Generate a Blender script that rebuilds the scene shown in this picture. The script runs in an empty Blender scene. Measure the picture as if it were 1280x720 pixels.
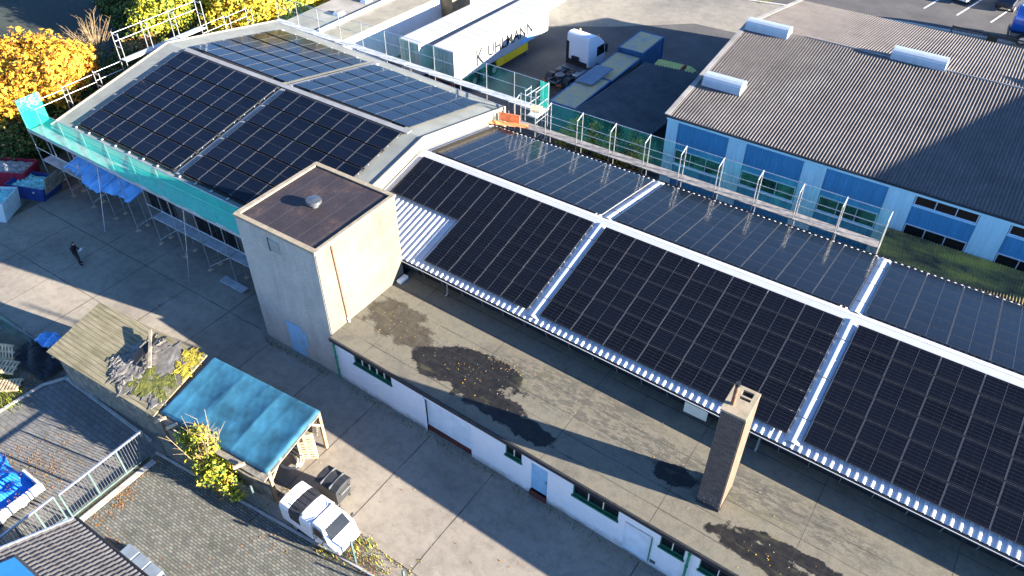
import bpy, bmesh, math, random
from mathutils import Vector, Matrix
random.seed(7)
R_ = math.radians
SC = bpy.context.scene
COL = SC.collection

# ------------------------------------------------------------------ camera
CAM_H = 31.0
PITCH, AZ, ROLL, FPX = R_(41.2), R_(34.0), R_(0.1), 985.0
_fh = Vector((-math.sin(AZ), math.cos(AZ), 0)); _rt = Vector((math.cos(AZ), math.sin(AZ), 0)); _z = Vector((0, 0, 1))
_f = _fh*math.cos(PITCH) - _z*math.sin(PITCH); _u = _fh*math.sin(PITCH) + _z*math.cos(PITCH)
_r2 = _rt*math.cos(ROLL) + _u*math.sin(ROLL); _u2 = _u*math.cos(ROLL) - _rt*math.sin(ROLL)
cd = bpy.data.cameras.new('camera'); cam = bpy.data.objects.new('camera', cd); COL.objects.link(cam)
cd.sensor_width = 36; cd.lens = FPX/1280*36; cd.clip_start = 0.5; cd.clip_end = 2000
m = Matrix((( _r2.x, _u2.x, -_f.x, 0), (_r2.y, _u2.y, -_f.y, 0), (_r2.z, _u2.z, -_f.z, CAM_H), (0, 0, 0, 1)))
cam.matrix_world = m
SC.camera = cam

def at(px, py, z=0.0):
    "world point at height z seen at a photo pixel (for measuring only)"
    d = _r2*((px-640)/FPX) - _u2*((py-360)/FPX) + _f
    t = (z-CAM_H)/d.z
    return Vector((0, 0, CAM_H)) + d*t

# ------------------------------------------------------------------ world and sun
w = bpy.data.worlds.new('World'); SC.world = w; w.use_nodes = True
nt = w.node_tree; nt.nodes.clear()
out = nt.nodes.new('ShaderNodeOutputWorld'); bg = nt.nodes.new('ShaderNodeBackground'); sky = nt.nodes.new('ShaderNodeTexSky')
SUN_EL, SUN_AZ = R_(14.2), math.atan2(0.205, 1.0)
sky.sky_type = 'NISHITA'; sky.sun_disc = False; sky.sun_elevation = SUN_EL; sky.sun_rotation = math.pi/2 - SUN_AZ
sky.air_density = 0.6; sky.dust_density = 0.1; sky.ozone_density = 4.2
bg.inputs['Strength'].default_value = 0.07
nt.links.new(sky.outputs[0], bg.inputs[0]); nt.links.new(bg.outputs[0], out.inputs[0])
ld = bpy.data.lights.new('sun', 'SUN'); ld.energy = 4.4; ld.angle = R_(0.53); ld.color = (1.0, 0.89, 0.75)
sun = bpy.data.objects.new('sun', ld); COL.objects.link(sun)
sd = Vector((math.cos(SUN_EL)*math.cos(SUN_AZ), math.cos(SUN_EL)*math.sin(SUN_AZ), math.sin(SUN_EL)))
sun.rotation_euler = sd.to_track_quat('Z', 'Y').to_euler()
sun.location = (40, 20, 60)
vs = SC.view_settings
vs.view_transform = 'Standard'; vs.look = 'None'; vs.gamma = 1; vs.exposure = 2.85; vs.use_curve_mapping = False

# ------------------------------------------------------------------ materials
MATS = {}
class NT:
    def __init__(s, name):
        s.m = bpy.data.materials.new(name); s.m.use_nodes = True
        s.t = s.m.node_tree; s.b = s.t.nodes['Principled BSDF']; s.tc = s.t.nodes.new('ShaderNodeTexCoord')
        MATS[name] = s.m
    def n(s, typ, **kw):
        x = s.t.nodes.new(typ)
        for k, v in kw.items(): setattr(x, k, v)
        return x
    def l(s, a, b): s.t.links.new(a, b)
    def noise(s, scale, detail=4, rough=.55, vec=None, sc3=None):
        x = s.n('ShaderNodeTexNoise'); x.inputs['Scale'].default_value = scale; x.inputs['Detail'].default_value = detail; x.inputs['Roughness'].default_value = rough
        src = vec or s.tc.outputs['Object']
        if sc3:
            mp = s.n('ShaderNodeMapping'); mp.inputs['Scale'].default_value = sc3; s.l(src, mp.inputs[0]); src = mp.outputs[0]
        s.l(src, x.inputs['Vector']); return x.outputs['Fac']
    def ramp(s, fac, stops):
        r = s.n('ShaderNodeValToRGB'); e = r.color_ramp.elements
        while len(e) > 1: e.remove(e[-1])
        e[0].position = stops[0][0]; c = stops[0][1]; e[0].color = (*c, 1) if not isinstance(c, (int, float)) else (c, c, c, 1)
        for p, c in stops[1:]:
            k = e.new(p); k.color = (*c, 1) if not isinstance(c, (int, float)) else (c, c, c, 1)
        s.l(fac, r.inputs[0]); return r.outputs[0]
    def mix(s, fac, a, b, mode='MIX'):
        x = s.n('ShaderNodeMix'); x.data_type = 'RGBA'; x.blend_type = mode
        for sock, v in ((x.inputs[0], fac), (x.inputs[6], a), (x.inputs[7], b)):
            if hasattr(v, 'is_linked'): s.l(v, sock)
            elif isinstance(v, (int, float)): sock.default_value = v
            else: sock.default_value = (*v, 1)
        return x.outputs[2]
    def math(s, op, a, b=None, c=None, clamp=False):
        x = s.n('ShaderNodeMath', operation=op); x.use_clamp = clamp
        for i, v in enumerate((a, b, c)):
            if v is None: continue
            if hasattr(v, 'is_linked'): s.l(v, x.inputs[i])
            else: x.inputs[i].default_value = v
        return x.outputs[0]
    def xyz(s, vec=None):
        x = s.n('ShaderNodeSeparateXYZ'); s.l(vec or s.tc.outputs['Object'], x.inputs[0]); return x.outputs
    def bump(s, h, strength=.4, dist=.02):
        x = s.n('ShaderNodeBump'); x.inputs['Strength'].default_value = strength; x.inputs['Distance'].default_value = dist
        s.l(h, x.inputs['Height']); s.l(x.outputs[0], s.b.inputs['Normal'])
    def line(s, coord, period, width, off=0.0):
        "1 inside a thin line that repeats every period along coord"
        f = s.math('FRACT', s.math('ADD', s.math('DIVIDE', coord, period), off))
        return s.math('LESS_THAN', f, width/period)
    def col(s, c):
        if hasattr(c, 'is_linked'): s.l(c, s.b.inputs['Base Color'])
        else: s.b.inputs['Base Color'].default_value = (*c, 1)
    def ellipse(s, lst, nz=.5, scale=1.2, soft=.25):
        "stain mask: soft noisy union of ellipses (x, y, rx, ry)"
        o = s.xyz(); n = s.noise(scale, 5, .65); tot = None
        for (x, y, rx, ry) in lst:
            dx = s.math('DIVIDE', s.math('SUBTRACT', o[0], x), rx); dy = s.math('DIVIDE', s.math('SUBTRACT', o[1], y), ry)
            d = s.math('SQRT', s.math('ADD', s.math('MULTIPLY', dx, dx), s.math('MULTIPLY', dy, dy)))
            tot = d if tot is None else s.math('MINIMUM', tot, d)
        d = s.math('ADD', tot, s.math('MULTIPLY', s.math('SUBTRACT', n, .5), nz*2))
        mr = s.n('ShaderNodeMapRange'); s.l(d, mr.inputs[0]); mr.inputs[1].default_value = 1+soft/2; mr.inputs[2].default_value = 1-soft/2
        return mr.outputs[0]

def mat(name, c, rough=.8, met=0.0, var=.22, scale=2.0, c2=None, bump=0.0, bscale=40, spec=.3, sc3=None):
    s = NT(name)
    a = tuple(max(0, x*(1-var)) for x in c); b = c2 or tuple(min(1, x*(1+var)) for x in c)
    n1 = s.noise(scale, 6, .6, sc3=sc3)
    s.col(s.ramp(n1, [(.33, a), (.5, c), (.67, b)]))
    s.b.inputs['Roughness'].default_value = rough; s.b.inputs['Metallic'].default_value = met; s.b.inputs['Specular IOR Level'].default_value = spec
    if bump: s.bump(s.noise(bscale, 3), bump, .02)
    return s.m

mat('white_metal', (.46, .48, .5), .4, 0, .05, 1.5, spec=.5)
mat('white_paint', (.8, .8, .79), .5, 0, .06, .8)
mat('truck_white', (.7, .71, .72), .25, 0, .04, .6, spec=.5)
mat('steel', (.55, .56, .58), .38, .8, .2, 6)
mat('steel_dark', (.12, .13, .14), .5, .4, .3, 6)
mat('alu', (.6, .61, .63), .35, .6, .1, 3)
mat('vent_metal', (.16, .17, .18), .35, .7, .3, 6)
mat('trailer_white', (.4, .405, .41), .4, 0, .05, .8)
mat('panel_edge', (.1, .106, .12), .45, .3, .1, 3)
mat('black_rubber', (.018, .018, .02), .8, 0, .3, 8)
mat('black_plastic', (.03, .032, .036), .5, 0, .2, 4)
mat('glass_dark', (.008, .01, .012), .05, 0, .2, 2, spec=.3)
mat('green_paint', (.02, .13, .08), .5, 0, .25, 5)
mat('green_pipe', (.02, .2, .11), .45, 0, .2, 5)
mat('dark_fascia', (.025, .027, .03), .6, 0, .3, 5)
mat('red_plinth', (.09, .025, .02), .8, 0, .3, 4)
mat('door_blue', (.25, .45, .62), .5, 0, .1, 2)
mat('door_pale', (.62, .68, .72), .55, 0, .1, 2)
mat('wood', (.3, .2, .11), .85, 0, .35, 4, bump=.3)
mat('wood_pale', (.52, .4, .25), .85, 0, .3, 5)
mat('wood_grey', (.2, .185, .15), .9, 0, .4, 3, c2=(.3, .27, .2))
mat('deck_wood', (.22, .21, .2), .85, 0, .3, 3)
mat('deck_grey', (.42, .45, .46), .7, .2, .2, 2)
mat('orange_board', (.75, .25, .1), .7, 0, .2, 3)
mat('trim_cream', (.36, .31, .23), .7, 0, .12, 3)
mat('rust', (.2, .1, .06), .75, .1, .4, 6)
mat('roof_felt_pale', (.2, .215, .2), .9, 0, .14, .9, bump=.2)
mat('batten_grey', (.24, .245, .245), .6, .2, .15, 1.5)
mat('black_sheet', (.014, .016, .02), .75, 0, .4, 3)
mat('hall_wall', (.1, .1, .1), .9, 0, .15, 1)
mat('gable_plaster', (.15, .138, .113), .9, 0, .1, .9, bump=.2)
mat('beige_wall', (.2, .165, .105), .9, 0, .2, 1.5)
mat('pale_blue_wall', (.3, .34, .38), .8, 0, .1, 1)
mat('flat_grey', (.26, .255, .24), .9, 0, .25, .5, bump=.2)
mat('flat_beige', (.25, .235, .19), .9, 0, .2, .8, bump=.2)
mat('yellow_paint', (.8, .5, .02), .45, 0, .1, 2)
mat('yellow_van', (.55, .48, .08), .35, 0, .1, 2)
mat('red_lamp', (.5, .08, .02), .4, 0, .2, 6)
mat('container_blue', (.04, .11, .22), .55, 0, .15, 1.5)
mat('tarp_blue', (.022, .1, .165), .6, 0, .4, .9, bump=.06, bscale=5, spec=.3)
mat('tarp_light', (.16, .42, .75), .5, 0, .2, 2, bump=.4, bscale=12)
mat('tarp_brightblue', (.02, .19, .62), .4, 0, .25, 2.5, bump=.4, bscale=9)
mat('skip_red', (.34, .02, .05), .5, 0, .2, 3)
mat('skip_blue', (.02, .05, .2), .5, 0, .2, 3)
mat('skip_pale', (.45, .58, .62), .6, 0, .2, 2)
mat('rubble', (.3, .29, .28), .95, 0, .6, 5, bump=1, bscale=12)
mat('foam_teal', (.25, .58, .56), .8, 0, .5, 4, bump=.8, bscale=8)
mat('jacket', (.012, .012, .015), .85, 0, .3, 10)
mat('trousers', (.03, .035, .045), .85, 0, .3, 10)
mat('skin', (.5, .3, .22), .6, 0, .1, 10)
mat('hair', (.03, .02, .015), .7, 0, .3, 20)
mat('paper', (.8, .8, .78), .6, 0, .05, 5)
mat('sunlit_brick', (.12, .085, .06), .9, 0, .15, 3)
mat('cap_stone', (.27, .23, .165), .9, 0, .2, 3)
mat('gutter_black', (.02, .021, .024), .35, .3, .2, 3)
mat('pale_board', (.66, .62, .5), .8, 0, .1, 3)
mat('trunk', (.09, .07, .05), .95, 0, .4, 6, bump=.6)
mat('twig', (.3, .22, .12), .9, 0, .3, 8)
mat('kerb', (.4, .39, .36), .9, 0, .2, 3, bump=.3)
mat('dirt', (.11, .095, .07), .95, 0, .5, 1.2, bump=.6, bscale=12)
mat('joint', (.07, .06, .05), .95, 0, .4, 5)
mat('fence_green', (.1, .15, .15), .5, .3, .2, 4)
mat('letter_grey', (.012, .012, .014), .5, 0, .1, 5)
mat('letter_faint', (.6, .6, .56), .6, 0, .1, 5)
mat('skylight_white', (.34, .4, .45), .25, 0, .08, 1.5, spec=.5)
mat('roof_glass', (.02, .13, .32), .25, 0, .1, 1, spec=.3)
mat('gate_black', (.015, .016, .018), .5, .2, .2, 5)
mat('slab_blue', (.16, .2, .25), .6, 0, .15, 2)
mat('window_frame_pale', (.5, .62, .72), .5, 0, .08, 3)
mat('car_dark', (.03, .035, .05), .25, 0, .1, 2, spec=.6)
mat('car_white', (.75, .76, .78), .25, 0, .04, 2, spec=.6)
mat('truck_blue', (.01, .08, .38), .15, .1, .1, 1, spec=.7)
mat('line_white', (.7, .7, .68), .8, 0, .2, 3)
for nm, c in dict(leaf_orange=(.52, .21, .02), leaf_gold=(.62, .34, .03), leaf_amber=(.38, .16, .02), leaf_yellow=(.5, .4, .04), leaf_lime=(.33, .36, .03),
                  leaf_green=(.09, .15, .03), leaf_dark=(.03, .055, .018), leaf_brown=(.3, .15, .05), leaf_tan=(.42, .28, .11), leaf_olive=(.13, .13, .03), leaf_rust=(.34, .13, .04)).items():
    mat(nm, c, .7, 0, .35, 1.3, spec=.2)

def special_materials():
    # concrete yard
    s = NT('yard_concrete')
    n1 = s.noise(.25, 5, .6); n2 = s.noise(2.2, 6, .7); n3 = s.noise(14, 4, .7)
    c = s.ramp(n1, [(.3, (.21, .187, .157)), (.55, (.29, .259, .212)), (.75, (.34, .304, .246))])
    c = s.mix(.55, c, s.ramp(n2, [(.3, (.55, .55, .55)), (.55, (1, 1, 1)), (.75, (1.0, 1.0, 1.0))]), 'MULTIPLY')
    c = s.mix(.5, c, s.ramp(n3, [(.25, (.55, .55, .55)), (.5, (1, 1, 1)), (.8, (1, 1, 1))]), 'MULTIPLY')
    st = s.noise(.7, 6, .75, sc3=(.3, 1, 1)); c = s.mix(s.ramp(st, [(.52, 0), (.75, .4)]), c, (.13, .115, .095)); sp = s.noise(.55, 7, .8); c = s.mix(s.ramp(sp, [(.6, 0), (.68, .4)]), c, (.36, .33, .29))
    s.col(c); s.b.inputs['Roughness'].default_value = .92; s.b.inputs['Specular IOR Level'].default_value = .2; s.bump(n3, .35, .01)
    # dusty back yard
    s = NT('back_asphalt')
    n1 = s.noise(.12, 5, .6); n2 = s.noise(1.1, 6, .75); n3 = s.noise(9, 4, .7)
    c = s.ramp(n1, [(.3, (.17, .16, .14)), (.5, (.25, .23, .19)), (.7, (.31, .285, .225))])
    c = s.mix(.6, c, s.ramp(n2, [(.3, (.5, .5, .5)), (.6, (1, 1, 1))]), 'MULTIPLY'); c = s.mix(.4, c, s.ramp(n3, [(.3, (.5, .5, .5)), (.6, (1, 1, 1))]), 'MULTIPLY')
    s.col(c); s.b.inputs['Roughness'].default_value = .95; s.bump(n2, .3, .02)
    # asphalt under the lorries
    s = NT('asphalt')
    n1 = s.noise(.3, 5, .6); n3 = s.noise(7, 4, .7)
    c = s.mix(.5, s.ramp(n1, [(.3, (.055, .053, .052)), (.7, (.105, .1, .094))]), s.ramp(n3, [(.3, (.5, .5, .5)), (.6, (1, 1, 1))]), 'MULTIPLY')
    s.col(c); s.b.inputs['Roughness'].default_value = .9
    # ground
    s = NT('ground_soil')
    n1 = s.noise(.15, 6, .65); n2 = s.noise(2.5, 6, .7)
    c = s.mix(.5, s.ramp(n1, [(.3, (.06, .06, .03)), (.5, (.11, .095, .06)), (.7, (.07, .09, .03))]), s.ramp(n2, [(.3, (.4, .4, .4)), (.65, (1, 1, 1))]), 'MULTIPLY')
    s.col(c); s.b.inputs['Roughness'].default_value = 1; s.bump(n2, .6, .05)
    # field with drilled rows
    s = NT('field_crop')
    o = s.xyz(); n0 = s.noise(.08, 4); n2 = s.noise(1.8, 6, .75)
    rows = s.math('SINE', s.math('MULTIPLY', s.math('ADD', s.math('MULTIPLY', o[0], .42), s.math('MULTIPLY', o[1], .9)), 9.0))
    c = s.mix(s.math('MULTIPLY_ADD', rows, .2, .4), (.016, .03, .026), (.028, .046, .034))
    c = s.mix(s.ramp(n0, [(.4, 0), (.7, .7)]), c, (.05, .056, .04)); c = s.mix(.6, c, s.ramp(n2, [(.3, (.4, .4, .4)), (.6, (1, 1, 1))]), 'MULTIPLY')
    s.col(c); s.b.inputs['Roughness'].default_value = 1; s.bump(n2, .5, .06)
    # block pavers
    for nm, ca, cb, bx, by in (('paver_block', (.125, .13, .118), (.24, .24, .21), .24, .12), ('drive_paver', (.17, .168, .16), (.225, .218, .2), .5, .25)):
        s = NT(nm)
        b = s.n('ShaderNodeTexBrick'); b.inputs['Scale'].default_value = 1; b.inputs['Brick Width'].default_value = bx; b.inputs['Row Height'].default_value = by
        b.inputs['Mortar Size'].default_value = .016; b.inputs['Mortar Smooth'].default_value = .1; b.inputs['Bias'].default_value = -.1
        b.inputs['Color1'].default_value = (*ca, 1); b.inputs['Color2'].default_value = (*cb, 1); b.inputs['Mortar'].default_value = (.06, .058, .045, 1) if nm == 'paver_block' else (.1, .098, .09, 1)
        nd = s.noise(.6, 4); mp = s.n('ShaderNodeVectorMath', operation='ADD'); sv = s.n('ShaderNodeVectorMath', operation='SCALE'); sv.inputs[3].default_value = .03
        nn = s.n('ShaderNodeTexNoise'); nn.inputs['Scale'].default_value = 1.5; s.l(s.tc.outputs['Object'], nn.inputs[0]); s.l(nn.outputs['Color'], sv.inputs[0])
        s.l(s.tc.outputs['Object'], mp.inputs[0]); s.l(sv.outputs[0], mp.inputs[1]); s.l(mp.outputs[0], b.inputs['Vector'])
        c = s.mix(.55, b.outputs['Color'], s.ramp(s.noise(.7, 6, .7), [(.3, (.45, .48, .38)), (.6, (1, 1, 1))]), 'MULTIPLY')
        c = s.mix(.5, c, s.ramp(s.noise(11, 4, .7), [(.3, (.5, .5, .5)), (.6, (1, 1, 1))]), 'MULTIPLY')
        s.col(c); s.b.inputs['Roughness'].default_value = .92; s.bump(b.outputs['Fac'], -.5, .012)
    # bitumen felt of the low flat roof, with puddle stains
    s = NT('flat_felt')
    o = s.xyz(); n1 = s.noise(.5, 5, .65); n2 = s.noise(3.5, 6, .75); n3 = s.noise(16, 4, .7)
    c = s.ramp(n1, [(.3, (.125, .118, .096)), (.5, (.178, .162, .122)), (.7, (.16, .154, .121))])
    c = s.mix(.6, c, s.ramp(n2, [(.28, (.5, .5, .5)), (.55, (1, 1, 1))]), 'MULTIPLY')
    speck = s.math('MULTIPLY', s.ellipse([(-11.5, 21.6, 4.6, 1.2), (-7, 21.2, 3.5, .9), (-1.5, 21.4, 5, .9)], .35, 1.0, .6), s.ramp(s.noise(3.2, 5, .8, sc3=(.6, 1.7, 1)), [(.47, 0), (.53, 1)]))
    c = s.mix(s.math('MULTIPLY', speck, .75), c, (.07, .07, .06))
    stain = s.ellipse([(-21.5, 21.2, 1.75, 1.15), (-20.2, 20.7, 1.3, .9)], .95, 1.0, .2)
    c = s.mix(s.math('MULTIPLY', stain, s.ramp(n2, [(.3, .95), (.7, .6)])), c, (.045, .037, .026))
    wet = s.ellipse([(-17.3, 20.0, 1.9, 1.0), (-15.6, 20.9, 2.1, .9), (-15.2, 19.5, 1.5, .9), (-13.6, 19.2, 1.2, .7), (-5.5, 20.35, 1.1, .5), (-.9, 18.9, 2.2, .55), (1.2, 18.5, 2.6, .5), (.2, 19.55, 2.4, .4), (-12, 18.9, 1.5, .5)], .95, 1.2, .14)
    c = s.mix(s.math('MULTIPLY', wet, s.ramp(n2, [(.3, 1), (.72, .86)])), c, (.009, .009, .01))
    moss = s.ramp(s.noise(.8, 5, .7, sc3=(.5, 1.5, 1)), [(.58, 0), (.72, .45)]); c = s.mix(moss, c, (.14, .14, .07))
    sy = s.math('SUBTRACT', o[1], s.math('MULTIPLY', o[0], -.031))
    wob = s.math('MULTIPLY', s.math('SUBTRACT', s.noise(.8, 2), .5), .07)
    seam = s.line(s.math('ADD', sy, wob), 1.02, .045); seamx = s.line(o[0], 5.3, .035)
    c = s.mix(s.math('MULTIPLY', s.math('MAXIMUM', seam, seamx), s.ramp(s.noise(.7, 4), [(.35, .25), (.6, .85)])), c, (.035, .035, .032))
    c = s.mix(.4, c, s.ramp(n3, [(.3, (.5, .5, .5)), (.6, (1, 1, 1))]), 'MULTIPLY')
    s.col(c); s.l(s.ramp(wet, [(0, .85), (1, .4)]), s.b.inputs['Roughness']); s.b.inputs['Specular IOR Level'].default_value = .25; s.bump(n2, .3, .02)
    # white painted brick
    s = NT('white_brick')
    b = s.n('ShaderNodeTexBrick'); b.inputs['Scale'].default_value = 1; b.inputs['Brick Width'].default_value = .26; b.inputs['Row Height'].default_value = .083; b.inputs['Mortar Size'].default_value = .008
    b.inputs['Color1'].default_value = (.78, .79, .8, 1); b.inputs['Color2'].default_value = (.7, .72, .74, 1); b.inputs['Mortar'].default_value = (.5, .52, .54, 1)
    mp = s.n('ShaderNodeMapping'); mp.inputs['Rotation'].default_value = (R_(90), 0, 0); s.l(s.tc.outputs['Object'], mp.inputs[0]); s.l(mp.outputs[0], b.inputs['Vector'])
    o = s.xyz(); n2 = s.noise(1.3, 6, .7); low = s.math('MULTIPLY_ADD', o[2], -1.6, 1.0)
    dirtm = s.math('ADD', s.math('MULTIPLY', n2, .9), s.math('MULTIPLY', low, .45)); c = s.mix(s.ramp(dirtm, [(.6, 0), (.95, .8)]), b.outputs['Color'], (.2, .19, .16))
    c = s.mix(s.ramp(s.noise(3, 6, .75), [(.62, 0), (.72, .45)]), c, (.4, .4, .38))
    s.col(c); s.b.inputs['Roughness'].default_value = .7; s.bump(b.outputs['Fac'], -.4, .01)
    # rough-cast tower render
    s = NT('tower_render')
    n1 = s.noise(.6, 5, .65); n2 = s.noise(16, 4, .75); n3 = s.noise(1.6, 5, .7, sc3=(1, 1, .25))
    c = s.ramp(n1, [(.3, (.42, .4, .36)), (.6, (.5, .47, .42))]); c = s.mix(.6, c, s.ramp(n2, [(.3, (.45, .45, .45)), (.6, (1, 1, 1))]), 'MULTIPLY')
    c = s.mix(.5, c, s.ramp(n3, [(.3, (.6, .6, .6)), (.6, (1, 1, 1))]), 'MULTIPLY'); s.col(c); s.b.inputs['Roughness'].default_value = .95; s.bump(n2, .7, .03)
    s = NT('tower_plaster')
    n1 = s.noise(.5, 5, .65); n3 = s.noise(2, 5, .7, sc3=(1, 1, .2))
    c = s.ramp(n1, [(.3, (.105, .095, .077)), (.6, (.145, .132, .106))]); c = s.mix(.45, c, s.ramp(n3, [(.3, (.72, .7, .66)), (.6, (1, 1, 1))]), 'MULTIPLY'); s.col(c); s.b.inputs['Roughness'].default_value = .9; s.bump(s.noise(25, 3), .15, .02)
    s = NT('tower_felt')
    o = s.xyz(); n1 = s.noise(.7, 5, .7); n2 = s.noise(7, 4, .75)
    c = s.ramp(n1, [(.3, (.018, .013, .017)), (.55, (.032, .023, .026)), (.72, (.08, .05, .04))]); c = s.mix(.6, c, s.ramp(n2, [(.3, (.4, .4, .4)), (.6, (1, 1, 1))]), 'MULTIPLY')
    sl = s.line(s.math('ADD', o[0], s.math('MULTIPLY', s.math('SUBTRACT', s.noise(1, 2), .5), .08)), .96, .028); c = s.mix(s.math('MULTIPLY', sl, .4), c, (.12, .11, .11))
    s.col(c); s.b.inputs['Roughness'].default_value = .7; s.bump(n2, .4, .02)
    # chimney brick
    s = NT('dark_brick')
    b = s.n('ShaderNodeTexBrick'); b.inputs['Scale'].default_value = 1; b.inputs['Brick Width'].default_value = .25; b.inputs['Row Height'].default_value = .083; b.inputs['Mortar Size'].default_value = .01
    b.inputs['Color1'].default_value = (.045, .033, .03, 1); b.inputs['Color2'].default_value = (.1, .07, .06, 1); b.inputs['Mortar'].default_value = (.1, .09, .08, 1)
    o = s.xyz(); cb = s.n('ShaderNodeCombineXYZ'); s.l(s.math('ADD', o[0], o[1]), cb.inputs[0]); s.l(o[2], cb.inputs[1]); s.l(cb.outputs[0], b.inputs['Vector'])
    eff = s.math('MULTIPLY', s.ramp(s.noise(7, 3, .8), [(.56, 0), (.62, 1)]), s.ramp(o[2], [(0, 1), (.9, .1)])); c = s.mix(s.math('MULTIPLY', eff, .55), b.outputs['Color'], (.6, .56, .5))
    s.col(c); s.b.inputs['Roughness'].default_value = .9; s.bump(b.outputs['Fac'], -.5, .015)
    # solar glass
    for nm, base, lx, ly, la in (('cell_black', (.003, .004, .007), .36, .187, .16), ('cell_navy', (.003, .005, .011), .6, .6, .04)):
        s = NT(nm); o = s.xyz()
        ln = s.math('MAXIMUM', s.line(o[1], ly, .007, .5), s.math('MULTIPLY', s.line(o[0], lx, .006), .35))
        n = s.noise(.35, 3, .6); c = s.mix(s.ramp(n, [(.4, 0), (.7, .5)]), base, tuple(x*2.2 for x in base))
        c = s.mix(s.math('MULTIPLY', ln, la), c, (.3, .33, .38))
        gi = s.n('ShaderNodeObjectInfo'); c = s.mix(s.math('MULTIPLY', gi.outputs['Random'], .45), c, tuple(x*2.2 for x in base))
        s.col(c); s.b.inputs['Roughness'].default_value = .11; s.b.inputs['Specular IOR Level'].default_value = .14
        s.l(s.ramp(s.noise(2.2, 4, .7), [(.35, .08), (.7, .2)]), s.b.inputs['Roughness'])
    # fibre cement corrugated roof
    s = NT('fibre_cement')
    n1 = s.noise(.5, 5, .7); n2 = s.noise(5, 5, .75); n3 = s.noise(1, 5, .7, sc3=(6, .25, 1))
    c = s.ramp(n1, [(.3, (.11, .097, .09)), (.6, (.16, .142, .13))]); c = s.mix(.55, c, s.ramp(n2, [(.3, (.5, .5, .48)), (.6, (1, 1, 1))]), 'MULTIPLY'); c = s.mix(.5, c, s.ramp(n3, [(.3, (.55, .55, .53)), (.6, (1, 1, 1))]), 'MULTIPLY')
    sp = s.ramp(s.noise(3.3, 2, .5), [(.76, 0), (.78, .7)]); c = s.mix(sp, c, (.5, .5, .46))
    s.col(c); s.b.inputs['Roughness'].default_value = .95
    s = NT('fibre_dark')
    c = s.ramp(s.noise(.7, 5, .7), [(.3, (.05, .055, .06)), (.65, (.11, .112, .11))]); sp = s.ramp(s.noise(2.6, 3, .6), [(.71, 0), (.73, .8)]); c = s.mix(sp, c, (.3, .28, .25)); s.col(c); s.b.inputs['Roughness'].default_value = .9
    s = NT('mossy_sheet')
    c = s.ramp(s.noise(.9, 5, .7, sc3=(.35, 1, 1)), [(.36, (.1, .08, .06)), (.48, (.3, .25, .09)), (.62, (.6, .48, .1))]); c = s.mix(.6, c, s.ramp(s.noise(9, 4, .8), [(.35, (.3, .3, .3)), (.6, (1, 1, 1))]), 'MULTIPLY'); s.col(c); s.b.inputs['Roughness'].default_value = .95
    # rusty container roof
    s = NT('rusty_roof')
    f = s.ramp(s.noise(.9, 6, .75, sc3=(1, .6, 1)), [(.3, 0), (.42, .6), (.52, 1)]); c = s.mix(f, (.1, .24, .38), (.58, .42, .2)); c = s.mix(s.ramp(s.noise(2.2, 6, .8), [(.5, 0), (.65, .75)]), c, (.62, .4, .22)); s.col(c); s.b.inputs['Roughness'].default_value = .7
    # shed roof boards
    s = NT('shed_board')
    o = s.xyz(); ln = s.line(s.math('ADD', o[1], s.math('MULTIPLY', s.math('SUBTRACT', s.noise(.9, 2), .5), .05)), .24, .035)
    n1 = s.noise(1.2, 6, .7, sc3=(.5, 5, 1)); c = s.ramp(n1, [(.3, (.115, .1, .065)), (.5, (.21, .185, .115)), (.7, (.31, .27, .18))]); c = s.mix(s.math('MULTIPLY', ln, .7), c, (.05, .045, .03)); c = s.mix(.4, c, s.ramp(s.noise(1.1, 5), [(.35, (.5, .55, .35)), (.6, (1, 1, 1))]), 'MULTIPLY')
    s.col(c); s.b.inputs['Roughness'].default_value = .95; s.bump(n1, .4, .02)
    s = NT('torn_felt')
    c = s.ramp(s.noise(1.4, 6, .7), [(.3, (.05, .048, .045)), (.5, (.14, .13, .115)), (.7, (.24, .225, .2))]); s.col(c); s.b.inputs['Roughness'].default_value = .85; s.bump(s.noise(4, 5, .7), .5, .03)
    s = NT('moss')
    c = s.ramp(s.noise(3, 6, .8), [(.35, (.03, .035, .012)), (.5, (.1, .11, .02)), (.65, (.2, .19, .03))]); s.col(c); s.b.inputs['Roughness'].default_value = 1; s.bump(s.noise(7, 5, .8), .6, .03)
    s = NT('moss_yellow')
    c = s.ramp(s.noise(3, 6, .8), [(.35, (.16, .13, .02)), (.5, (.3, .24, .02)), (.65, (.42, .33, .03))]); s.col(c); s.b.inputs['Roughness'].default_value = 1; s.bump(s.noise(9, 5, .8), .5, .02)
    # ribbed wall cladding (colour only; ribs are geometry)
    mat('clad_dark', (.05, .26, .48), .45, 0, .1, 1.0, sc3=(2, 2, .3)); mat('clad_light', (.42, .74, .85), .45, 0, .07, 1.0, sc3=(2, 2, .3)); mat('fascia_blue', (.42, .74, .88), .45, 0, .06, 1)
    # tiles
    s = NT('roof_tile')
    c = s.ramp(s.noise(2.5, 5, .7), [(.3, (.05, .048, .05)), (.6, (.1, .095, .095))]); s.col(c); s.b.inputs['Roughness'].default_value = .6
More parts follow.
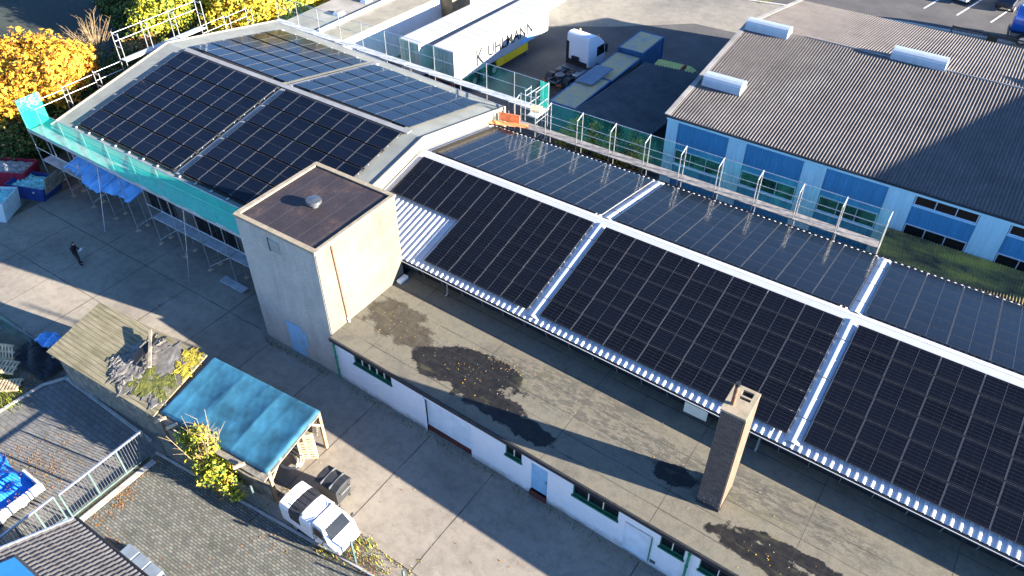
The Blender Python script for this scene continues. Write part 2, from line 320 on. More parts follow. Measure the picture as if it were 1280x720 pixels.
    # scaffold netting: woven mesh with open holes
    for nm, cc, op in (('net_turquoise', (.02, .6, .44), .66), ('net_sheer', (.04, .42, .36), .1)):
        s = NT(nm); s.col(cc); s.b.inputs['Roughness'].default_value = .7
        tr = s.n('ShaderNodeBsdfTransparent'); tl = s.n('ShaderNodeBsdfTranslucent'); tl.inputs[0].default_value = (*cc, 1)
        m1 = s.n('ShaderNodeMixShader'); m1.inputs[0].default_value = .35; s.l(s.b.outputs[0], m1.inputs[1]); s.l(tl.outputs[0], m1.inputs[2])
        m2 = s.n('ShaderNodeMixShader'); n = s.noise(1.2, 4, .6, sc3=(1, 1, .4)); s.l(s.math('ADD', s.math('MULTIPLY', s.math('SUBTRACT', n, .5), .5), op, clamp=True), m2.inputs[0])
        s.l(tr.outputs[0], m2.inputs[1]); s.l(m1.outputs[0], m2.inputs[2]); s.l(m2.outputs[0], s.t.nodes['Material Output'].inputs[0])
    # wire mesh sheet
    s = NT('wire_mesh'); o = s.xyz(); s.col((.3, .34, .33)); s.b.inputs['Metallic'].default_value = .3
    a = s.math('MAXIMUM', s.line(o[0], .05, .008), s.line(o[2], .2, .02)); tr = s.n('ShaderNodeBsdfTransparent'); m2 = s.n('ShaderNodeMixShader'); s.l(a, m2.inputs[0]); s.l(tr.outputs[0], m2.inputs[1]); s.l(s.b.outputs[0], m2.inputs[2]); s.l(m2.outputs[0], s.t.nodes['Material Output'].inputs[0])
special_materials()

# ------------------------------------------------------------------ mesh helpers
class MB:
    def __init__(s): s.v = []; s.f = []; s.mi = []; s.mats = []; s.sm = []
    def mid(s, m):
        if m not in s.mats: s.mats.append(m)
        return s.mats.index(m)
    def face(s, pts, m, smooth=False):
        i = len(s.v); s.v += [tuple(p) for p in pts]; s.f.append(tuple(range(i, i+len(pts)))); s.mi.append(s.mid(m)); s.sm.append(smooth)
    def mesh(s, vs, fs, m, smooth=False):
        i = len(s.v); s.v += [tuple(p) for p in vs]; k = s.mid(m)
        for f in fs: s.f.append(tuple(a+i for a in f)); s.mi.append(k); s.sm.append(smooth)
    def box(s, a, b, m, rot=0, piv=None, top=None):
        x0, y0, z0 = a; x1, y1, z1 = b; tx = ty = 0
        if top: tx, ty = top           # inset of the top face
        v = [(x0, y0, z0), (x1, y0, z0), (x1, y1, z0), (x0, y1, z0), (x0+tx, y0+ty, z1), (x1-tx, y0+ty, z1), (x1-tx, y1-ty, z1), (x0+tx, y1-ty, z1)]
        if rot:
            px, py = piv or ((x0+x1)/2, (y0+y1)/2); c, n = math.cos(rot), math.sin(rot)
            v = [(px+(x-px)*c-(y-py)*n, py+(x-px)*n+(y-py)*c, z) for x, y, z in v]
        s.mesh(v, [(3, 2, 1, 0), (4, 5, 6, 7), (0, 1, 5, 4), (1, 2, 6, 5), (2, 3, 7, 6), (3, 0, 4, 7)], m); return s
    def prism(s, poly, z0, z1, m, mt=None):
        n = len(poly)
        lo = [(p[0], p[1], z0 if len(p) < 3 else p[2]+z0) for p in poly]; hi = [(p[0], p[1], z1 if len(p) < 3 else p[2]+z1) for p in poly]
        s.mesh(lo+hi, [tuple(range(n-1, -1, -1))]+[(i, (i+1) % n, n+(i+1) % n, n+i) for i in range(n)], m); s.face(hi, mt or m); return s
    def extrude_x(s, prof, x0, x1, m, smooth=False):
        "profile of (y, z) points, extruded along x"
        n = len(prof); a = [(x0, y, z) for y, z in prof]; b = [(x1, y, z) for y, z in prof]
        s.mesh(a+b, [tuple(range(n)), tuple(range(2*n-1, n-1, -1))]+[(i, n+i, n+(i+1) % n, (i+1) % n) for i in range(n)], m, smooth); return s
    def extrude_y(s, prof, y0, y1, m, smooth=False):
        "profile of (x, z) points, extruded along y"
        n = len(prof); a = [(x, y0, z) for x, z in prof]; b = [(x, y1, z) for x, z in prof]
        s.mesh(a+b, [tuple(range(n-1, -1, -1)), tuple(range(n, 2*n))]+[(i, (i+1) % n, n+(i+1) % n, n+i) for i in range(n)], m, smooth); return s
    def tube(s, a, b, r, m, n=6, r2=None, cap=True):
        a = Vector(a); b = Vector(b); d = b-a
        if d.length < 1e-6: return s
        q = d.to_track_quat('Z', 'Y'); r2 = r if r2 is None else r2
        ra = [a+q@Vector((r*math.cos(2*math.pi*i/n), r*math.sin(2*math.pi*i/n), 0)) for i in range(n)]
        rb = [b+q@Vector((r2*math.cos(2*math.pi*i/n), r2*math.sin(2*math.pi*i/n), 0)) for i in range(n)]
        fs = [(i, (i+1) % n, n+(i+1) % n, n+i) for i in range(n)]
        s.mesh(ra+rb, fs, m, True)
        if cap: s.face(ra[::-1], m); s.face(rb, m)
        return s
    def bar(s, a, b, w, h, m):
        a = Vector(a); b = Vector(b); d = (b-a).normalized(); side = d.cross(Vector((0, 0, 1)))
        side = side.normalized() if side.length > 1e-4 else Vector((1, 0, 0)); up = side.cross(d).normalized()
        p = [side*(w/2*i)+up*(h/2*j) for i, j in ((-1, -1), (1, -1), (1, 1), (-1, 1))]
        s.mesh([a+k for k in p]+[b+k for k in p], [(3, 2, 1, 0), (4, 5, 6, 7), (0, 1, 5, 4), (1, 2, 6, 5), (2, 3, 7, 6), (3, 0, 4, 7)], m); return s
    def wheel(s, c, r, w, axis, m1, m2):
        c = Vector(c); ax = Vector(axis).normalized()
        s.tube(c-ax*w/2, c+ax*w/2, r, m1, 18); s.tube(c-ax*(w/2+.012), c+ax*(w/2+.012), r*.55, m2, 12); return s
    def grid(s, nx, ny, fn, m, smooth=True):
        s.mesh([fn(i/nx, j/ny) for j in range(ny+1) for i in range(nx+1)], [(j*(nx+1)+i, j*(nx+1)+i+1, (j+1)*(nx+1)+i+1, (j+1)*(nx+1)+i) for j in range(ny) for i in range(nx)], m, smooth); return s
    def build(s, name, parent=None, bevel=0, loc=None, rz=0, W=False):
        me = bpy.data.meshes.new(name); me.from_pydata(s.v, [], s.f)
        for k in s.mats: me.materials.append(MATS[k])
        me.polygons.foreach_set('material_index', s.mi); me.polygons.foreach_set('use_smooth', s.sm); me.update()
        o = bpy.data.objects.new(name, me); COL.objects.link(o)
        if parent: o.parent = parent
        if loc: o.location = loc
        if W and parent:            # built in world coordinates
            p = parent; t = Vector()
            while p: t += p.location; p = p.parent
            o.location = -t
        if rz: o.rotation_euler.z = rz
        if bevel:
            b = o.modifiers.new('bevel', 'BEVEL'); b.width = bevel; b.segments = 2; b.limit_method = 'ANGLE'
            wl = o.modifiers.new('weld', 'WELD'); wl.merge_threshold = .0005; o.modifiers.move(1, 0)
        return o

def tag(o, label, cat, group=None):
    o['label'] = label; o['category'] = cat
    if group: o['group'] = group
    return o
def thing(name, label, cat, loc=(0, 0, 0), rz=0, group=None):
    o = bpy.data.objects.new(name, None); COL.objects.link(o); o.location = loc; o.rotation_euler.z = rz; o.empty_display_size = .3
    return tag(o, label, cat, group)
def struct(o, kind='structure'):
    o['kind'] = kind; return o
def lerp(a, b, t): return Vector(a)*(1-t)+Vector(b)*t
def copy_tree(o, parent=None):
    c = o.copy(); COL.objects.link(c)
    if parent: c.parent = parent
    for ch in list(o.children): copy_tree(ch, c)
    return c

# ------------------------------------------------------------------ ground
def sheet(name, poly, z, m, W=True):
    b = MB(); b.face([(x, y, z) for x, y in poly], m); return struct(b.build(name))
g = MB(); g.grid(40, 40, lambda u, v: (-420+u*640, -160+v*640, -.012), 'ground_soil', False); struct(g.build('ground'))
sheet('field', [(-300, -120), (-66, -20), (-63.5, 24), (-66.5, 37), (-71, 46), (-84, 75), (-140, 190), (-300, 190)], .0, 'field_crop')
yb = MB()
yb.face([(-51.3, 4, .004), (-28, 9.4, .004), (30, 10.4, .004), (30, 25, .004), (-24, 25, .004), (-51.3, 21.9, .004)], 'yard_concrete')
def joint(x0, y0, x1, y1, wd=.045):
    d = Vector((x1-x0, y1-y0, 0)); n = Vector((-d.y, d.x, 0)).normalized()*wd/2; k = max(2, int(d.length/1.2)); rr = random.Random(int(x0*31+y1*17))
    pts = [Vector((x0, y0, .008))+d*i/k for i in range(k+1)]
    for p in pts: p += n*rr.uniform(-1, 1)
    ws = [rr.uniform(.5, 1.2) for p in pts]
    for i in range(k): yb.face([pts[i]-n*ws[i], pts[i+1]-n*ws[i+1], pts[i+1]+n*ws[i+1], pts[i]+n*ws[i]], 'joint')
for a in [(-51.2, 14.62, -24, 14.95), (-51, 18.3, -29.5, 18.5), (-38, 12.0, 28, 11.6), (-51.2, 10.9, -38, 11)]: joint(*a)
for x, y0, y1 in [(-47.3, 11, 18.3), (-43.5, 11, 21.5), (-39.7, 11, 21.5), (-35.9, 10.9, 18.4), (-32.2, 11.8, 21.5), (-28.3, 11.9, 18.3), (-24.4, 11.9, 18.2), (-20.6, 9.6, 18.1), (-17, 11.9, 18), (-13.15, 10.2, 18), (-11.3, 9.7, 11.8), (-7.5, 10, 11.7), (-5.4, 11.7, 17.7), (-1.5, 11.7, 17.6), (3, 10, 17.5), (8, 10, 17.5)]: joint(x, y0, x+.05, y1)
struct(yb.build('yard'))
sheet('back_yard', [(-62, 42.2), (40, 42.2), (44, 86.5), (-2, 84.6), (-22, 83.4), (-34, 86), (-62, 74)], .002, 'back_asphalt')
sheet('lorry_park', [(-46, 39), (-18, 39), (-18, 72), (-27, 71.5), (-33, 66.5), (-46, 58)], .006, 'asphalt')
sheet('street', [(-60, 130), (-60, 96), (-27, 79.8), (-10, 83.5), (60, 89), (60, 140)], .005, 'asphalt')
k = MB(); k.prism([(-27, 79.4), (-10, 83.1), (60, 88.6), (60, 88.9), (-10, 83.4), (-27, 79.7)], 0, .09, 'kerb'); struct(k.build('kerb'))
ln = MB()
for i in range(7):
    x = -9.5+i*3.1; ln.face([(x, 88.0, .012), (x+.16, 88.0, .012), (x+1.6, 94.5, .012), (x+1.44, 94.5, .012)], 'line_white')
struct(ln.build('parking_markings'))
sheet('paver_yard', [(-27.15, -6), (-10, -6), (-10, 11.1), (-26.9, 9.75), (-27.15, 9.6)], .008, 'paver_block')
sheet('driveway', [(-60, -6), (-27.35, -6), (-27.35, 9.9), (-35.2, 10.1), (-35.8, 9.1), (-35.9, 6.9), (-60, -3)], .008, 'drive_paver')
kb = MB()
def strip(pts, wd, z0, z1, m):
    for (ax, ay), (bx, by) in zip(pts, pts[1:]):
        kb.bar((ax, ay, (z0+z1)/2), (bx, by, (z0+z1)/2), wd, z1-z0, m)
strip([(-27.2, 9.75), (-10, 11.15)], .1, 0, .09, 'kerb')
strip([(-44, 2.8), (-35.9, 6.9), (-35.75, 9.15), (-35.2, 10.15), (-28, 10.05)], .14, 0, .1, 'kerb')
kb.box((-27.05, 5.3, .004), (-26.75, 9.4, .03), 'kerb')
struct(kb.build('paving_kerb'))
d = MB(); d.face([(-68, 14, .003), (-51.2, 4.5, .003), (-51.2, 22, .003), (-56, 31, .003), (-66, 41, .003)], 'dirt'); struct(d.build('dirt_strip'))
d = MB(); d.face([(-44, 3, .013), (-36, 6.9, .013), (-35.4, 10.2, .013), (-36, 11.0, .013), (-45, 10.6, .013)], 'dirt'); struct(d.build('dirt_patch'))

# ------------------------------------------------------------------ roof patch helper: corners front-left, front-right, back-right, back-left
class Patch:
    def __init__(s, A, B, C_, D): s.A, s.B, s.C, s.D = map(Vector, (A, B, C_, D))
    def p(s, u, v): return (s.A*(1-u)+s.B*u)*(1-v)+(s.D*(1-u)+s.C*u)*v
    def frame(s, u, v):
        o = s.p(u, v); ex = (s.p(u+.01, v)-o).normalized(); ey = s.p(u, v+.01)-o; ey = (ey-ex*ey.dot(ex)).normalized(); return o, ex, ey, ex.cross(ey)
    def byx(s, x, v):
        "u for a world x at row v"
        a = s.p(0, v).x; b = s.p(1, v).x; return (x-a)/(b-a)

def panel_mesh(kind, w_, h_, low):
    b = MB(); t = .035; fw = .022 if low else .018
    b.box((-w_/2, -h_/2, 0), (w_/2, h_/2, t), 'black_plastic')
    b.face([(-w_/2+fw, -h_/2+fw, t+.002), (w_/2-fw, -h_/2+fw, t+.002), (w_/2-fw, h_/2-fw, t+.002), (-w_/2+fw, h_/2-fw, t+.002)], kind)
    if low:
        for sx in (-1, 1): b.box((sx*(w_/2-.008)-.008, -h_/2, t), (sx*(w_/2-.008)+.008, h_/2, t+.006), 'panel_edge')
        b.box((-.006, -h_/2+fw, t+.002), (.006, h_/2-fw, t+.005), 'panel_edge')
    else:
        for sx in (-1, 1): b.box((sx*(w_/2-.009)-.009, -h_/2, t), (sx*(w_/2-.009)+.009, h_/2, t+.006), 'panel_edge')
        b.box((-w_/2+fw, -.006, t+.002), (w_/2-fw, .006, t+.005), 'panel_edge')
        for sx in (-1, 1): b.box((sx*w_/2-.04, -h_/2-.045, t), (sx*w_/2+.04, -h_/2+.02, t+.015), 'vent_metal')
    o = b.build('tmp'); me = o.data; bpy.data.objects.remove(o); return me

def solar_array(patch, label, group, cols, rows, v0, v1, lift, kind, low, skip=lambda i, j: False):
    "cols: list of (x0, x1); rows between v0 and v1 of the slope"
    cx = (cols[0][0]+cols[-1][1])/2; c0 = patch.p(patch.byx(cx, .5), (v0+v1)/2)
    t = thing('solar_array', label, 'solar panels', c0, 0, group)
    w_ = (cols[0][1]-cols[0][0]); hh = (patch.p(.5, v1)-patch.p(.5, v0)).length/rows-(0 if low else .06)
    me = panel_mesh(kind, w_-(.022 if low else .03), hh-(.008 if low else .09), low)
    r = MB()
    for j in range(rows):
        for f in ((.25, .75) if not low else (.2, .8)):
            v = v0+(v1-v0)*(j+f)/rows
            segs = [i for i in range(len(cols)) if not skip(i, j)]
            if not segs: continue
            xa = cols[segs[0]][0]; xb = cols[segs[-1]][1]
            pa, _, _, n = patch.frame(patch.byx(xa, v), v); pb = patch.p(patch.byx(xb, v), v)
            r.bar(pa+n*(lift-.03)-c0, pb+n*(lift-.03)-c0, .05, .05, 'alu')
    if not low:
        for (x0, x1) in cols:
            pa, _, ey, n = patch.frame(patch.byx(x0, v0), v0); r.bar(pa+n*.06-ey*.28-c0, pa+n*.06+ey*.3-c0, .13, .05, 'white_metal')
    rb = r.build('mounting_rail', t)
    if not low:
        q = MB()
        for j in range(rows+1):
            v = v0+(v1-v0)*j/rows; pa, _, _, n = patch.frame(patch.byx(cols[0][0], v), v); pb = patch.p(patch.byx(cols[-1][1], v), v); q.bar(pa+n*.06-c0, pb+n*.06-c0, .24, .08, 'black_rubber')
        q.build('gap_shade_strip', t)  # black strips stand in for shade in the gaps between panel rows
    for j in range(rows):
        for i, (x0, x1) in enumerate(cols):
            if skip(i, j): continue
            v = v0+(v1-v0)*(j+.5)/rows; o, ex, ey, n = patch.frame(patch.byx((x0+x1)/2, v), v)
            p = bpy.data.objects.new('solar_panel', me); COL.objects.link(p); p.parent = t
            q = o+n*lift-c0; p.matrix_local = Matrix(((ex.x, ey.x, n.x, q.x), (ex.y, ey.y, n.y, q.y), (ex.z, ey.z, n.z, q.z), (0, 0, 0, 1)))
    return t

def corrugated(b, patch, pitch, prof, m, smooth=False, vs=(0, 1), under=None):
    "ribs along the slope; prof = list of (fraction of pitch, height)"
    L = (patch.p(1, .5)-patch.p(0, .5)).length; n = int(L/pitch); us = []
    for i in range(n):
        for f, h in prof: us.append(((i+f)/n, h))
    us.append((1, prof[0][1]))
    _, _, _, nn = patch.frame(.5, .5)
    V = []
    for v in vs: V += [patch.p(u, v)+nn*h for u, h in us]
    k = len(us)
    b.mesh(V, [(j*k+i, j*k+i+1, (j+1)*k+i+1, (j+1)*k+i) for j in range(len(vs)-1) for i in range(k-1)], m, smooth)
TRAP = [(0, 0), (.55, 0), (.66, .045), (.89, .045)]
SINE = [(i/6, .03*(1-math.cos(2*math.pi*i/6))/2*2) for i in range(6)]

# ------------------------------------------------------------------ tall hall (left)
TZ, TR = 4.5, 6.45
tall_f = Patch((-51.6, 21.5, TZ), (-27.9, 21.5, TZ), (-27.9, 31.65, TR), (-51.8, 31.65, TR))
tall_b = Patch((-27.9, 40.4, TZ+.1), (-52.1, 41.9, TZ), (-51.8, 31.65, TR), (-27.9, 31.65, TR))
th = thing('tall_hall', 'tall hall at left with pale felt pitched roof carrying four solar arrays', 'hall', (-39.8, 31.65, 0))
b = MB()
b.box((-51.3, 21.85, 0), (-28.0, 22.1, TZ-.1), 'hall_wall'); b.box((-51.3, 40.6, 0), (-28.2, 40.85, TZ-.15), 'hall_wall')
b.extrude_x([(22.1, 0), (40.6, 0), (40.6, TZ-.2), (31.65, TR-.22), (22.1, TZ-.2)], -51.3, -51.05, 'hall_wall')
b.build('wall', th, W=True)
b = MB(); b.extrude_x([(21.75, 0), (40.5, 0), (40.5, TZ-.05), (31.65, TR-.1), (21.75, TZ-.05)], -28.15, -27.85, 'gable_plaster'); b.build('gable_wall', th, W=True)
b = MB()
for P_ in (tall_f, tall_b):
    up = Vector((0, 0, 1)); A, B, C_, D = P_.A, P_.B, P_.C, P_.D
    b.mesh([A, B, C_, D, A-up*.14, B-up*.14, C_-up*.14, D-up*.14], [(0, 1, 2, 3), (7, 6, 5, 4), (0, 4, 5, 1), (1, 5, 6, 2), (3, 2, 6, 7), (0, 3, 7, 4)], 'roof_felt_pale')
roof = b.build('roof', th, W=True)
b = MB()
for P_, s in ((tall_f, 1), (tall_b, -1)):
    for u in (0, 1):
        a = P_.p(u, 0); c = P_.p(u, 1); off = Vector((-.05 if (u == 0) == (s == 1) else .05, 0, 0))
        b = MB(); b.bar(a+off+Vector((0, 0, -.02)), c+off+Vector((0, 0, -.02)), .1, .2, 'trim_cream'); b.build('verge_trim', roof)
b = MB()
b.bar((-49.7, 31.62, TR+.05), (-28.9, 31.62, TR+.05), .42, .06, 'batten_grey')
for P_ in (tall_f, tall_b):
    x = -39.5
    pa, _, _, n = P_.frame(P_.byx(x, .07), .07); pb = P_.p(P_.byx(x, .97), .97); b.bar(pa+n*.04, pb+n*.04, .34, .07, 'batten_grey')
b.build('cover_strip', roof)
b = MB(); b.tube((-51.5, 21.42, TZ-.1), (-29, 21.42, TZ-.1), .08, 'steel', 8); b.build('gutter', roof)
b = MB(); b.tube((-51.9, 42.02, TZ-.12), (-28, 40.52, TZ-.02), .08, 'steel', 8); b.build('gutter', roof)
# window bands and gateway in the shaded front wall
for x0, x1 in ((-47.6, -45.4), (-43, -40.4), (-38.4, -34.6), (-33.6, -30.6)):
    b = MB(); b.box((x0, 21.78, 1.0), (x1, 21.86, 3.6), 'steel_dark'); f = b.build('window', th, W=True)
    b = MB(); k = 4
    for i in range(k): b.box((x0+.08+(x1-x0-.1)*i/k, 21.76, 1.1), (x0+(x1-x0-.1)*(i+1)/k, 21.79, 3.5), 'glass_dark')
    b.build('pane', f)
cL = [(-49.65+i*1.4, -49.65+(i+1)*1.4) for i in range(7)]; cR = [(-39.15+i*1.42, -39.15+(i+1)*1.42) for i in range(7)]
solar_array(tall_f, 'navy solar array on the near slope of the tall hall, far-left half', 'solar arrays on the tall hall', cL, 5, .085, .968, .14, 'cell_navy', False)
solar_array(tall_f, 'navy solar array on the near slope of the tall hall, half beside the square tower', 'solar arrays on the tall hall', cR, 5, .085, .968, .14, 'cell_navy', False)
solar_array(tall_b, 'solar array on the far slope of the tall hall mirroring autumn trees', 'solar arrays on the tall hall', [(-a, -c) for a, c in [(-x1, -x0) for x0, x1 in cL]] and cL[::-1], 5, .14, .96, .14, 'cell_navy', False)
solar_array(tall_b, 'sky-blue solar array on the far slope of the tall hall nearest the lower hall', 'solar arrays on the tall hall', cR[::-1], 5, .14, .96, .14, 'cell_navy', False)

# ------------------------------------------------------------------ low hall (right)
LZ, LR = 4.05, 5.65
def eave_y(x): return 24.15-.026*(x+23)
XL, XR = -27.8, 12.4
low_f = Patch((XL, eave_y(XL), LZ), (XR, eave_y(XR), LZ), (XR, 31.3, LR), (XL, 31.3, LR))
low_b = Patch((XR, 38.95, LZ), (XL, 38.7, LZ), (XL, 31.3, LR), (XR, 31.3, LR))
lh = thing('low_hall', 'long low hall in the middle with white ribbed metal roof full of solar panels', 'hall', (-8, 31.3, 0))
b = MB()
b.mesh([(XL+.1, eave_y(XL)+.55, 0), (XR-.1, eave_y(XR)+.55, 0), (XR-.1, eave_y(XR)+.55, LZ-.02), (XL+.1, eave_y(XL)+.55, LZ-.02)], [(0, 1, 2, 3)], 'hall_wall')
b.box((XL+.1, 38.2, 0), (XR-.1, 38.4, LZ-.05), 'hall_wall')
b.extrude_x([(23.9, 0), (38.2, 0), (38.2, LZ-.1), (31.3, LR-.1), (23.9, LZ-.1)], XR-.35, XR-.1, 'hall_wall')
b.build('wall', lh, W=True)
b = MB(); corrugated(b, low_f, .333, TRAP, 'white_metal'); corrugated(b, low_b, .333, TRAP, 'white_metal')
lroof = b.build('roof', lh, W=True)
b = MB()
_, _, _, nf = low_f.frame(.5, .5); _, _, _, nb = low_b.frame(.5, .5)
for P_, n in ((low_f, nf), (low_b, nb)):
    a0, a1 = (P_.p(0, .95), P_.p(1, .95)); c0, c1 = P_.p(0, 1), P_.p(1, 1); o = n*.055; up = Vector((0, 0, .03))
    b.face([a0+o, a1+o, c1+o+up, c0+o+up], 'white_metal')
    b.face([a0+o, c0+o, c0, a0], 'white_metal'); b.face([a0, a1, a1+o, a0+o], 'white_metal')
b.build('ridge_cap', lroof)
for xb in (-15.12, -1.78, 11.7):
    b = MB()
    for P_ in (low_f, low_b):
        for dx0, dx1, h0, h1 in ((-.3, -.05, .06, .13), (-.05, .05, .13, .13), (.05, .3, .13, .06)):
            q = []
            for v, (dx, h) in ((.03, (dx0, h0)), (.03, (dx1, h1)), (.962, (dx1, h1)), (.962, (dx0, h0))):
                o, _, _, n = P_.frame(P_.byx(xb+dx, v), v); q.append(o+n*h)
            if P_ is low_b: q = q[::-1]
            b.face(q, 'white_metal')
        for v in (.2, .5, .8):
            o, ex, ey, n = P_.frame(P_.byx(xb, v), v); b.bar(o+n*.13-ex*.3*(1 if P_ is low_f else -1), o+n*.13+ex*.3*(1 if P_ is low_f else -1), .03, .02, 'steel_dark')
    b.build('cover_strip', lroof)
b = MB(); o = [low_f.p(low_f.byx(XL+.02, v), v) for v in (.02, .96)]; b.bar(o[0]+nf*.07+Vector((.22, 0, 0)), o[1]+nf*.07+Vector((.22, 0, 0)), .42, .06, 'white_metal'); b.build('edge_flashing', lroof)
b = MB()
b.bar((XL+.4, eave_y(XL)-.07, LZ-.06), (XR, eave_y(XR)-.07, LZ-.06), .13, .09, 'gutter_black'); b.bar((XL+.4, eave_y(XL)-.15, LZ-.02), (XR, eave_y(XR)-.15, LZ-.02), .025, .03, 'white_metal')
b.build('gutter', lroof); b = MB(); b.tube((XL+.5, 39.0, LZ-.1), (XR, 39.05, LZ-.1), .07, 'gutter_black', 8); b.build('gutter', lroof)
for x in (-20.4, -3.05):
    b = MB(); y = eave_y(x); b.tube((x, y-.03, LZ-.1), (x, y+.02, LZ-.25), .05, 'steel'); b.tube((x, y+.02, LZ-.25), (x, y+.02, 3.12), .05, 'steel'); b.tube((x, y+.02, 3.12), (x, y-.15, 3.05), .05, 'steel'); b.build('downpipe', lh, W=True)
b = MB(); 
x = -22.8
while x < XR-.5: b.box((x, eave_y(x)+.47, 3.0), (x+2.0, eave_y(x)+.53, LZ-.15), 'black_sheet'); x += 2.0
wn = b.build('window_band', lh, W=True)
x = -22.3
while x < XR-.5:
    b = MB(); b.bar((x, eave_y(x)+.04, LZ-.12), (x, eave_y(x)+.42, 3.03), .035, .035, 'steel'); x += 1.34
    b.build('bracket', wn)
gapc = lambda a, c, n: [(a+(c-a)*i/n, a+(c-a)*(i+1)/n) for i in range(n)]
B1, B2, B3 = gapc(-27.3, -15.5, 7), gapc(-14.78, -2.12, 7), gapc(-1.42, 11.3, 7)
v0, v1, lf = .062, .945, .13
G = 'solar arrays on the low hall'
solar_array(low_f, 'black solar array with a notched corner of bare white sheet beside the tower', G, B1, 6, v0, v1, lf, 'cell_black', True, lambda i, j: i < 3 and j < 3)
solar_array(low_f, 'black solar array on the near slope of the low hall, between the two white strips', G, B2, 6, v0, v1, lf, 'cell_black', True)
solar_array(low_f, 'black solar array on the near slope of the low hall, right of the brick chimney', G, B3, 6, v0, v1, lf, 'cell_black', True)
solar_array(low_b, 'dark blue solar array on the far low-hall slope beside the tall hall gable', G, B1[::-1], 6, .05, .945, lf, 'cell_black', True)
solar_array(low_b, 'dark blue solar array on the far low-hall slope, middle one facing the blue hall', G, B2[::-1], 6, .05, .945, lf, 'cell_black', True)
solar_array(low_b, 'blue-grey solar array on the far low-hall slope, beside the mossy lean-to', G, B3[::-1], 6, .05, .945, lf, 'cell_black', True)
tag(MB().box((-6.55, 23.62, 3.25), (-5.45, 23.68, 3.9), 'pale_board').build('notice_board'), 'blank cream board hanging under the low hall eave beside the chimney', 'board')

# ------------------------------------------------------------------ square tower
tw = thing('square_tower', 'square rendered tower with dark felt roof between the two halls', 'tower', (-26.1, 21.2, 0))
TX0, TX1, TY0, TY1, TT = -28.85, -23.42, 18.42, 24.06, 8.2
b = MB(); b.box((TX0, TY0, 0), (TX1-.03, TY1, TT), 'tower_render'); b.build('wall', tw, W=True)
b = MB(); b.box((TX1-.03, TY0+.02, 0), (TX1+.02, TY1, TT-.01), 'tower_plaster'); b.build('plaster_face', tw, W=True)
b = MB(); b.box((TX0+.2, TY0+.2, TT), (TX1-.15, TY1-.2, TT+.05), 'tower_felt'); rf = b.build('roof', tw, W=True)
b = MB(); e = .06
for a, c in (((TX0-e, TY0-e, TT-.02), (TX1+e, TY0+.2, TT+.13)), ((TX0-e, TY1-.2, TT-.02), (TX1+e, TY1+e, TT+.13)), ((TX0-e, TY0+.2, TT-.02), (TX0+.2, TY1-.2, TT+.13)), ((TX1-.15, TY0+.2, TT-.02), (TX1+e, TY1-.2, TT+.13))): b.box(a, c, 'cap_stone')
b.build('parapet', rf, bevel=.02)
b = MB(); c = Vector((-26.1, 21.15, TT+.05)); b.tube(c, c+Vector((0, 0, .25)), .2, 'steel_dark', 16); b.tube(c+Vector((0, 0, .25)), c+Vector((0, 0, .4)), .4, 'vent_metal', 20, .38); b.tube(c+Vector((0, 0, .4)), c+Vector((0, 0, .44)), .38, 'vent_metal', 20, .08); b.build('roof_vent', rf)
b = MB(); b.box((-26.85, TY0-.045, .05), (-25.75, TY0+.01, 2.2), 'door_blue'); dr = b.build('door', tw, W=True)
b = MB(); b.box((-25.95, TY0-.08, 1.0), (-25.85, TY0-.04, 1.2), 'steel'); b.build('handle', dr)
b = MB(); b.box((-25.72, TY0-.06, .9), (-25.45, TY0+.01, 1.9), 'door_blue'); b.build('meter_box', tw, W=True)
b = MB(); b.box((-26.62, TY0-.03, 7.05), (-25.92, TY0+.01, 7.75), 'flat_grey'); b.box((-26.66, TY0-.05, 7.0), (-26.62, TY0+.01, 7.8), 'black_sheet'); b.build('blocked_opening', tw, W=True)
b = MB(); b.tube((TX1+.06, 19.42, 8.05), (TX1+.06, 19.6, 3.35), .045, 'rust', 8); b.tube((TX1+.06, 19.6, 3.35), (TX1+.14, 19.61, 3.05), .055, 'white_paint', 8); b.build('drainpipe', tw, W=True)
tag(MB().box((-23.3, 23.35, 3.02), (-23.0, 24.0, 3.2), 'white_paint', .0).build('wood_offcut', bevel=.02), 'short pale block lying at the foot of the tower on the flat roof', 'block')

# ------------------------------------------------------------------ flat-roofed white workshop in front
def FY(x): return 18.36-.031*(x+23.4)
FX0, FX1, FZ = -23.38, 13.0, 3.0
fb = thing('flat_roof_workshop', 'white brick workshop with stained flat felt roof below the low hall', 'workshop', (-10, 21, 0))
ang = math.atan(-.031)
b = MB()
def fbox(bm, x0, x1, y0, y1, z0, z1, m):
    "box along the facade line: y measured inwards from the wall face"
    p = [(x0, FY(x0)+y0), (x1, FY(x1)+y0), (x1, FY(x1)+y1), (x0, FY(x0)+y1)]; bm.prism(p, z0, z1, m)
OPEN = [(-21.95, -19.4, 1.93, 2.78, 5, 'win'), (-17.25, -14.5, .0, 2.35, 1, 'gate'), (-12.5, -11.6, 1.85, 2.75, 2, 'win'), (-11.1, -10.2, .3, 2.3, 1, 'door'), (-8.9, -6.65, 1.8, 2.72, 3, 'win'), (-6.3, -5.0, .1, 2.1, 1, 'pale'), (-4.7, -3.6, 1.8, 2.7, 2, 'win'), (-2.95, -.6, 1.8, 2.7, 3, 'win'), (1.5, 3.6, 1.8, 2.7, 3, 'win'), (6, 8.2, 1.8, 2.7, 3, 'win')]
x = FX0; H = 2.92
for (x0, x1, z0, z1, n, kind) in OPEN:
    fbox(b, x, x0, 0, .25, 0, H, 'white_brick')
    if z0 > 0: fbox(b, x0, x1, 0, .25, 0, z0, 'white_brick')
    if z1 < H: fbox(b, x0, x1, 0, .25, z1, H, 'white_brick')
    x = x1
fbox(b, x, FX1, 0, .25, 0, H, 'white_brick')
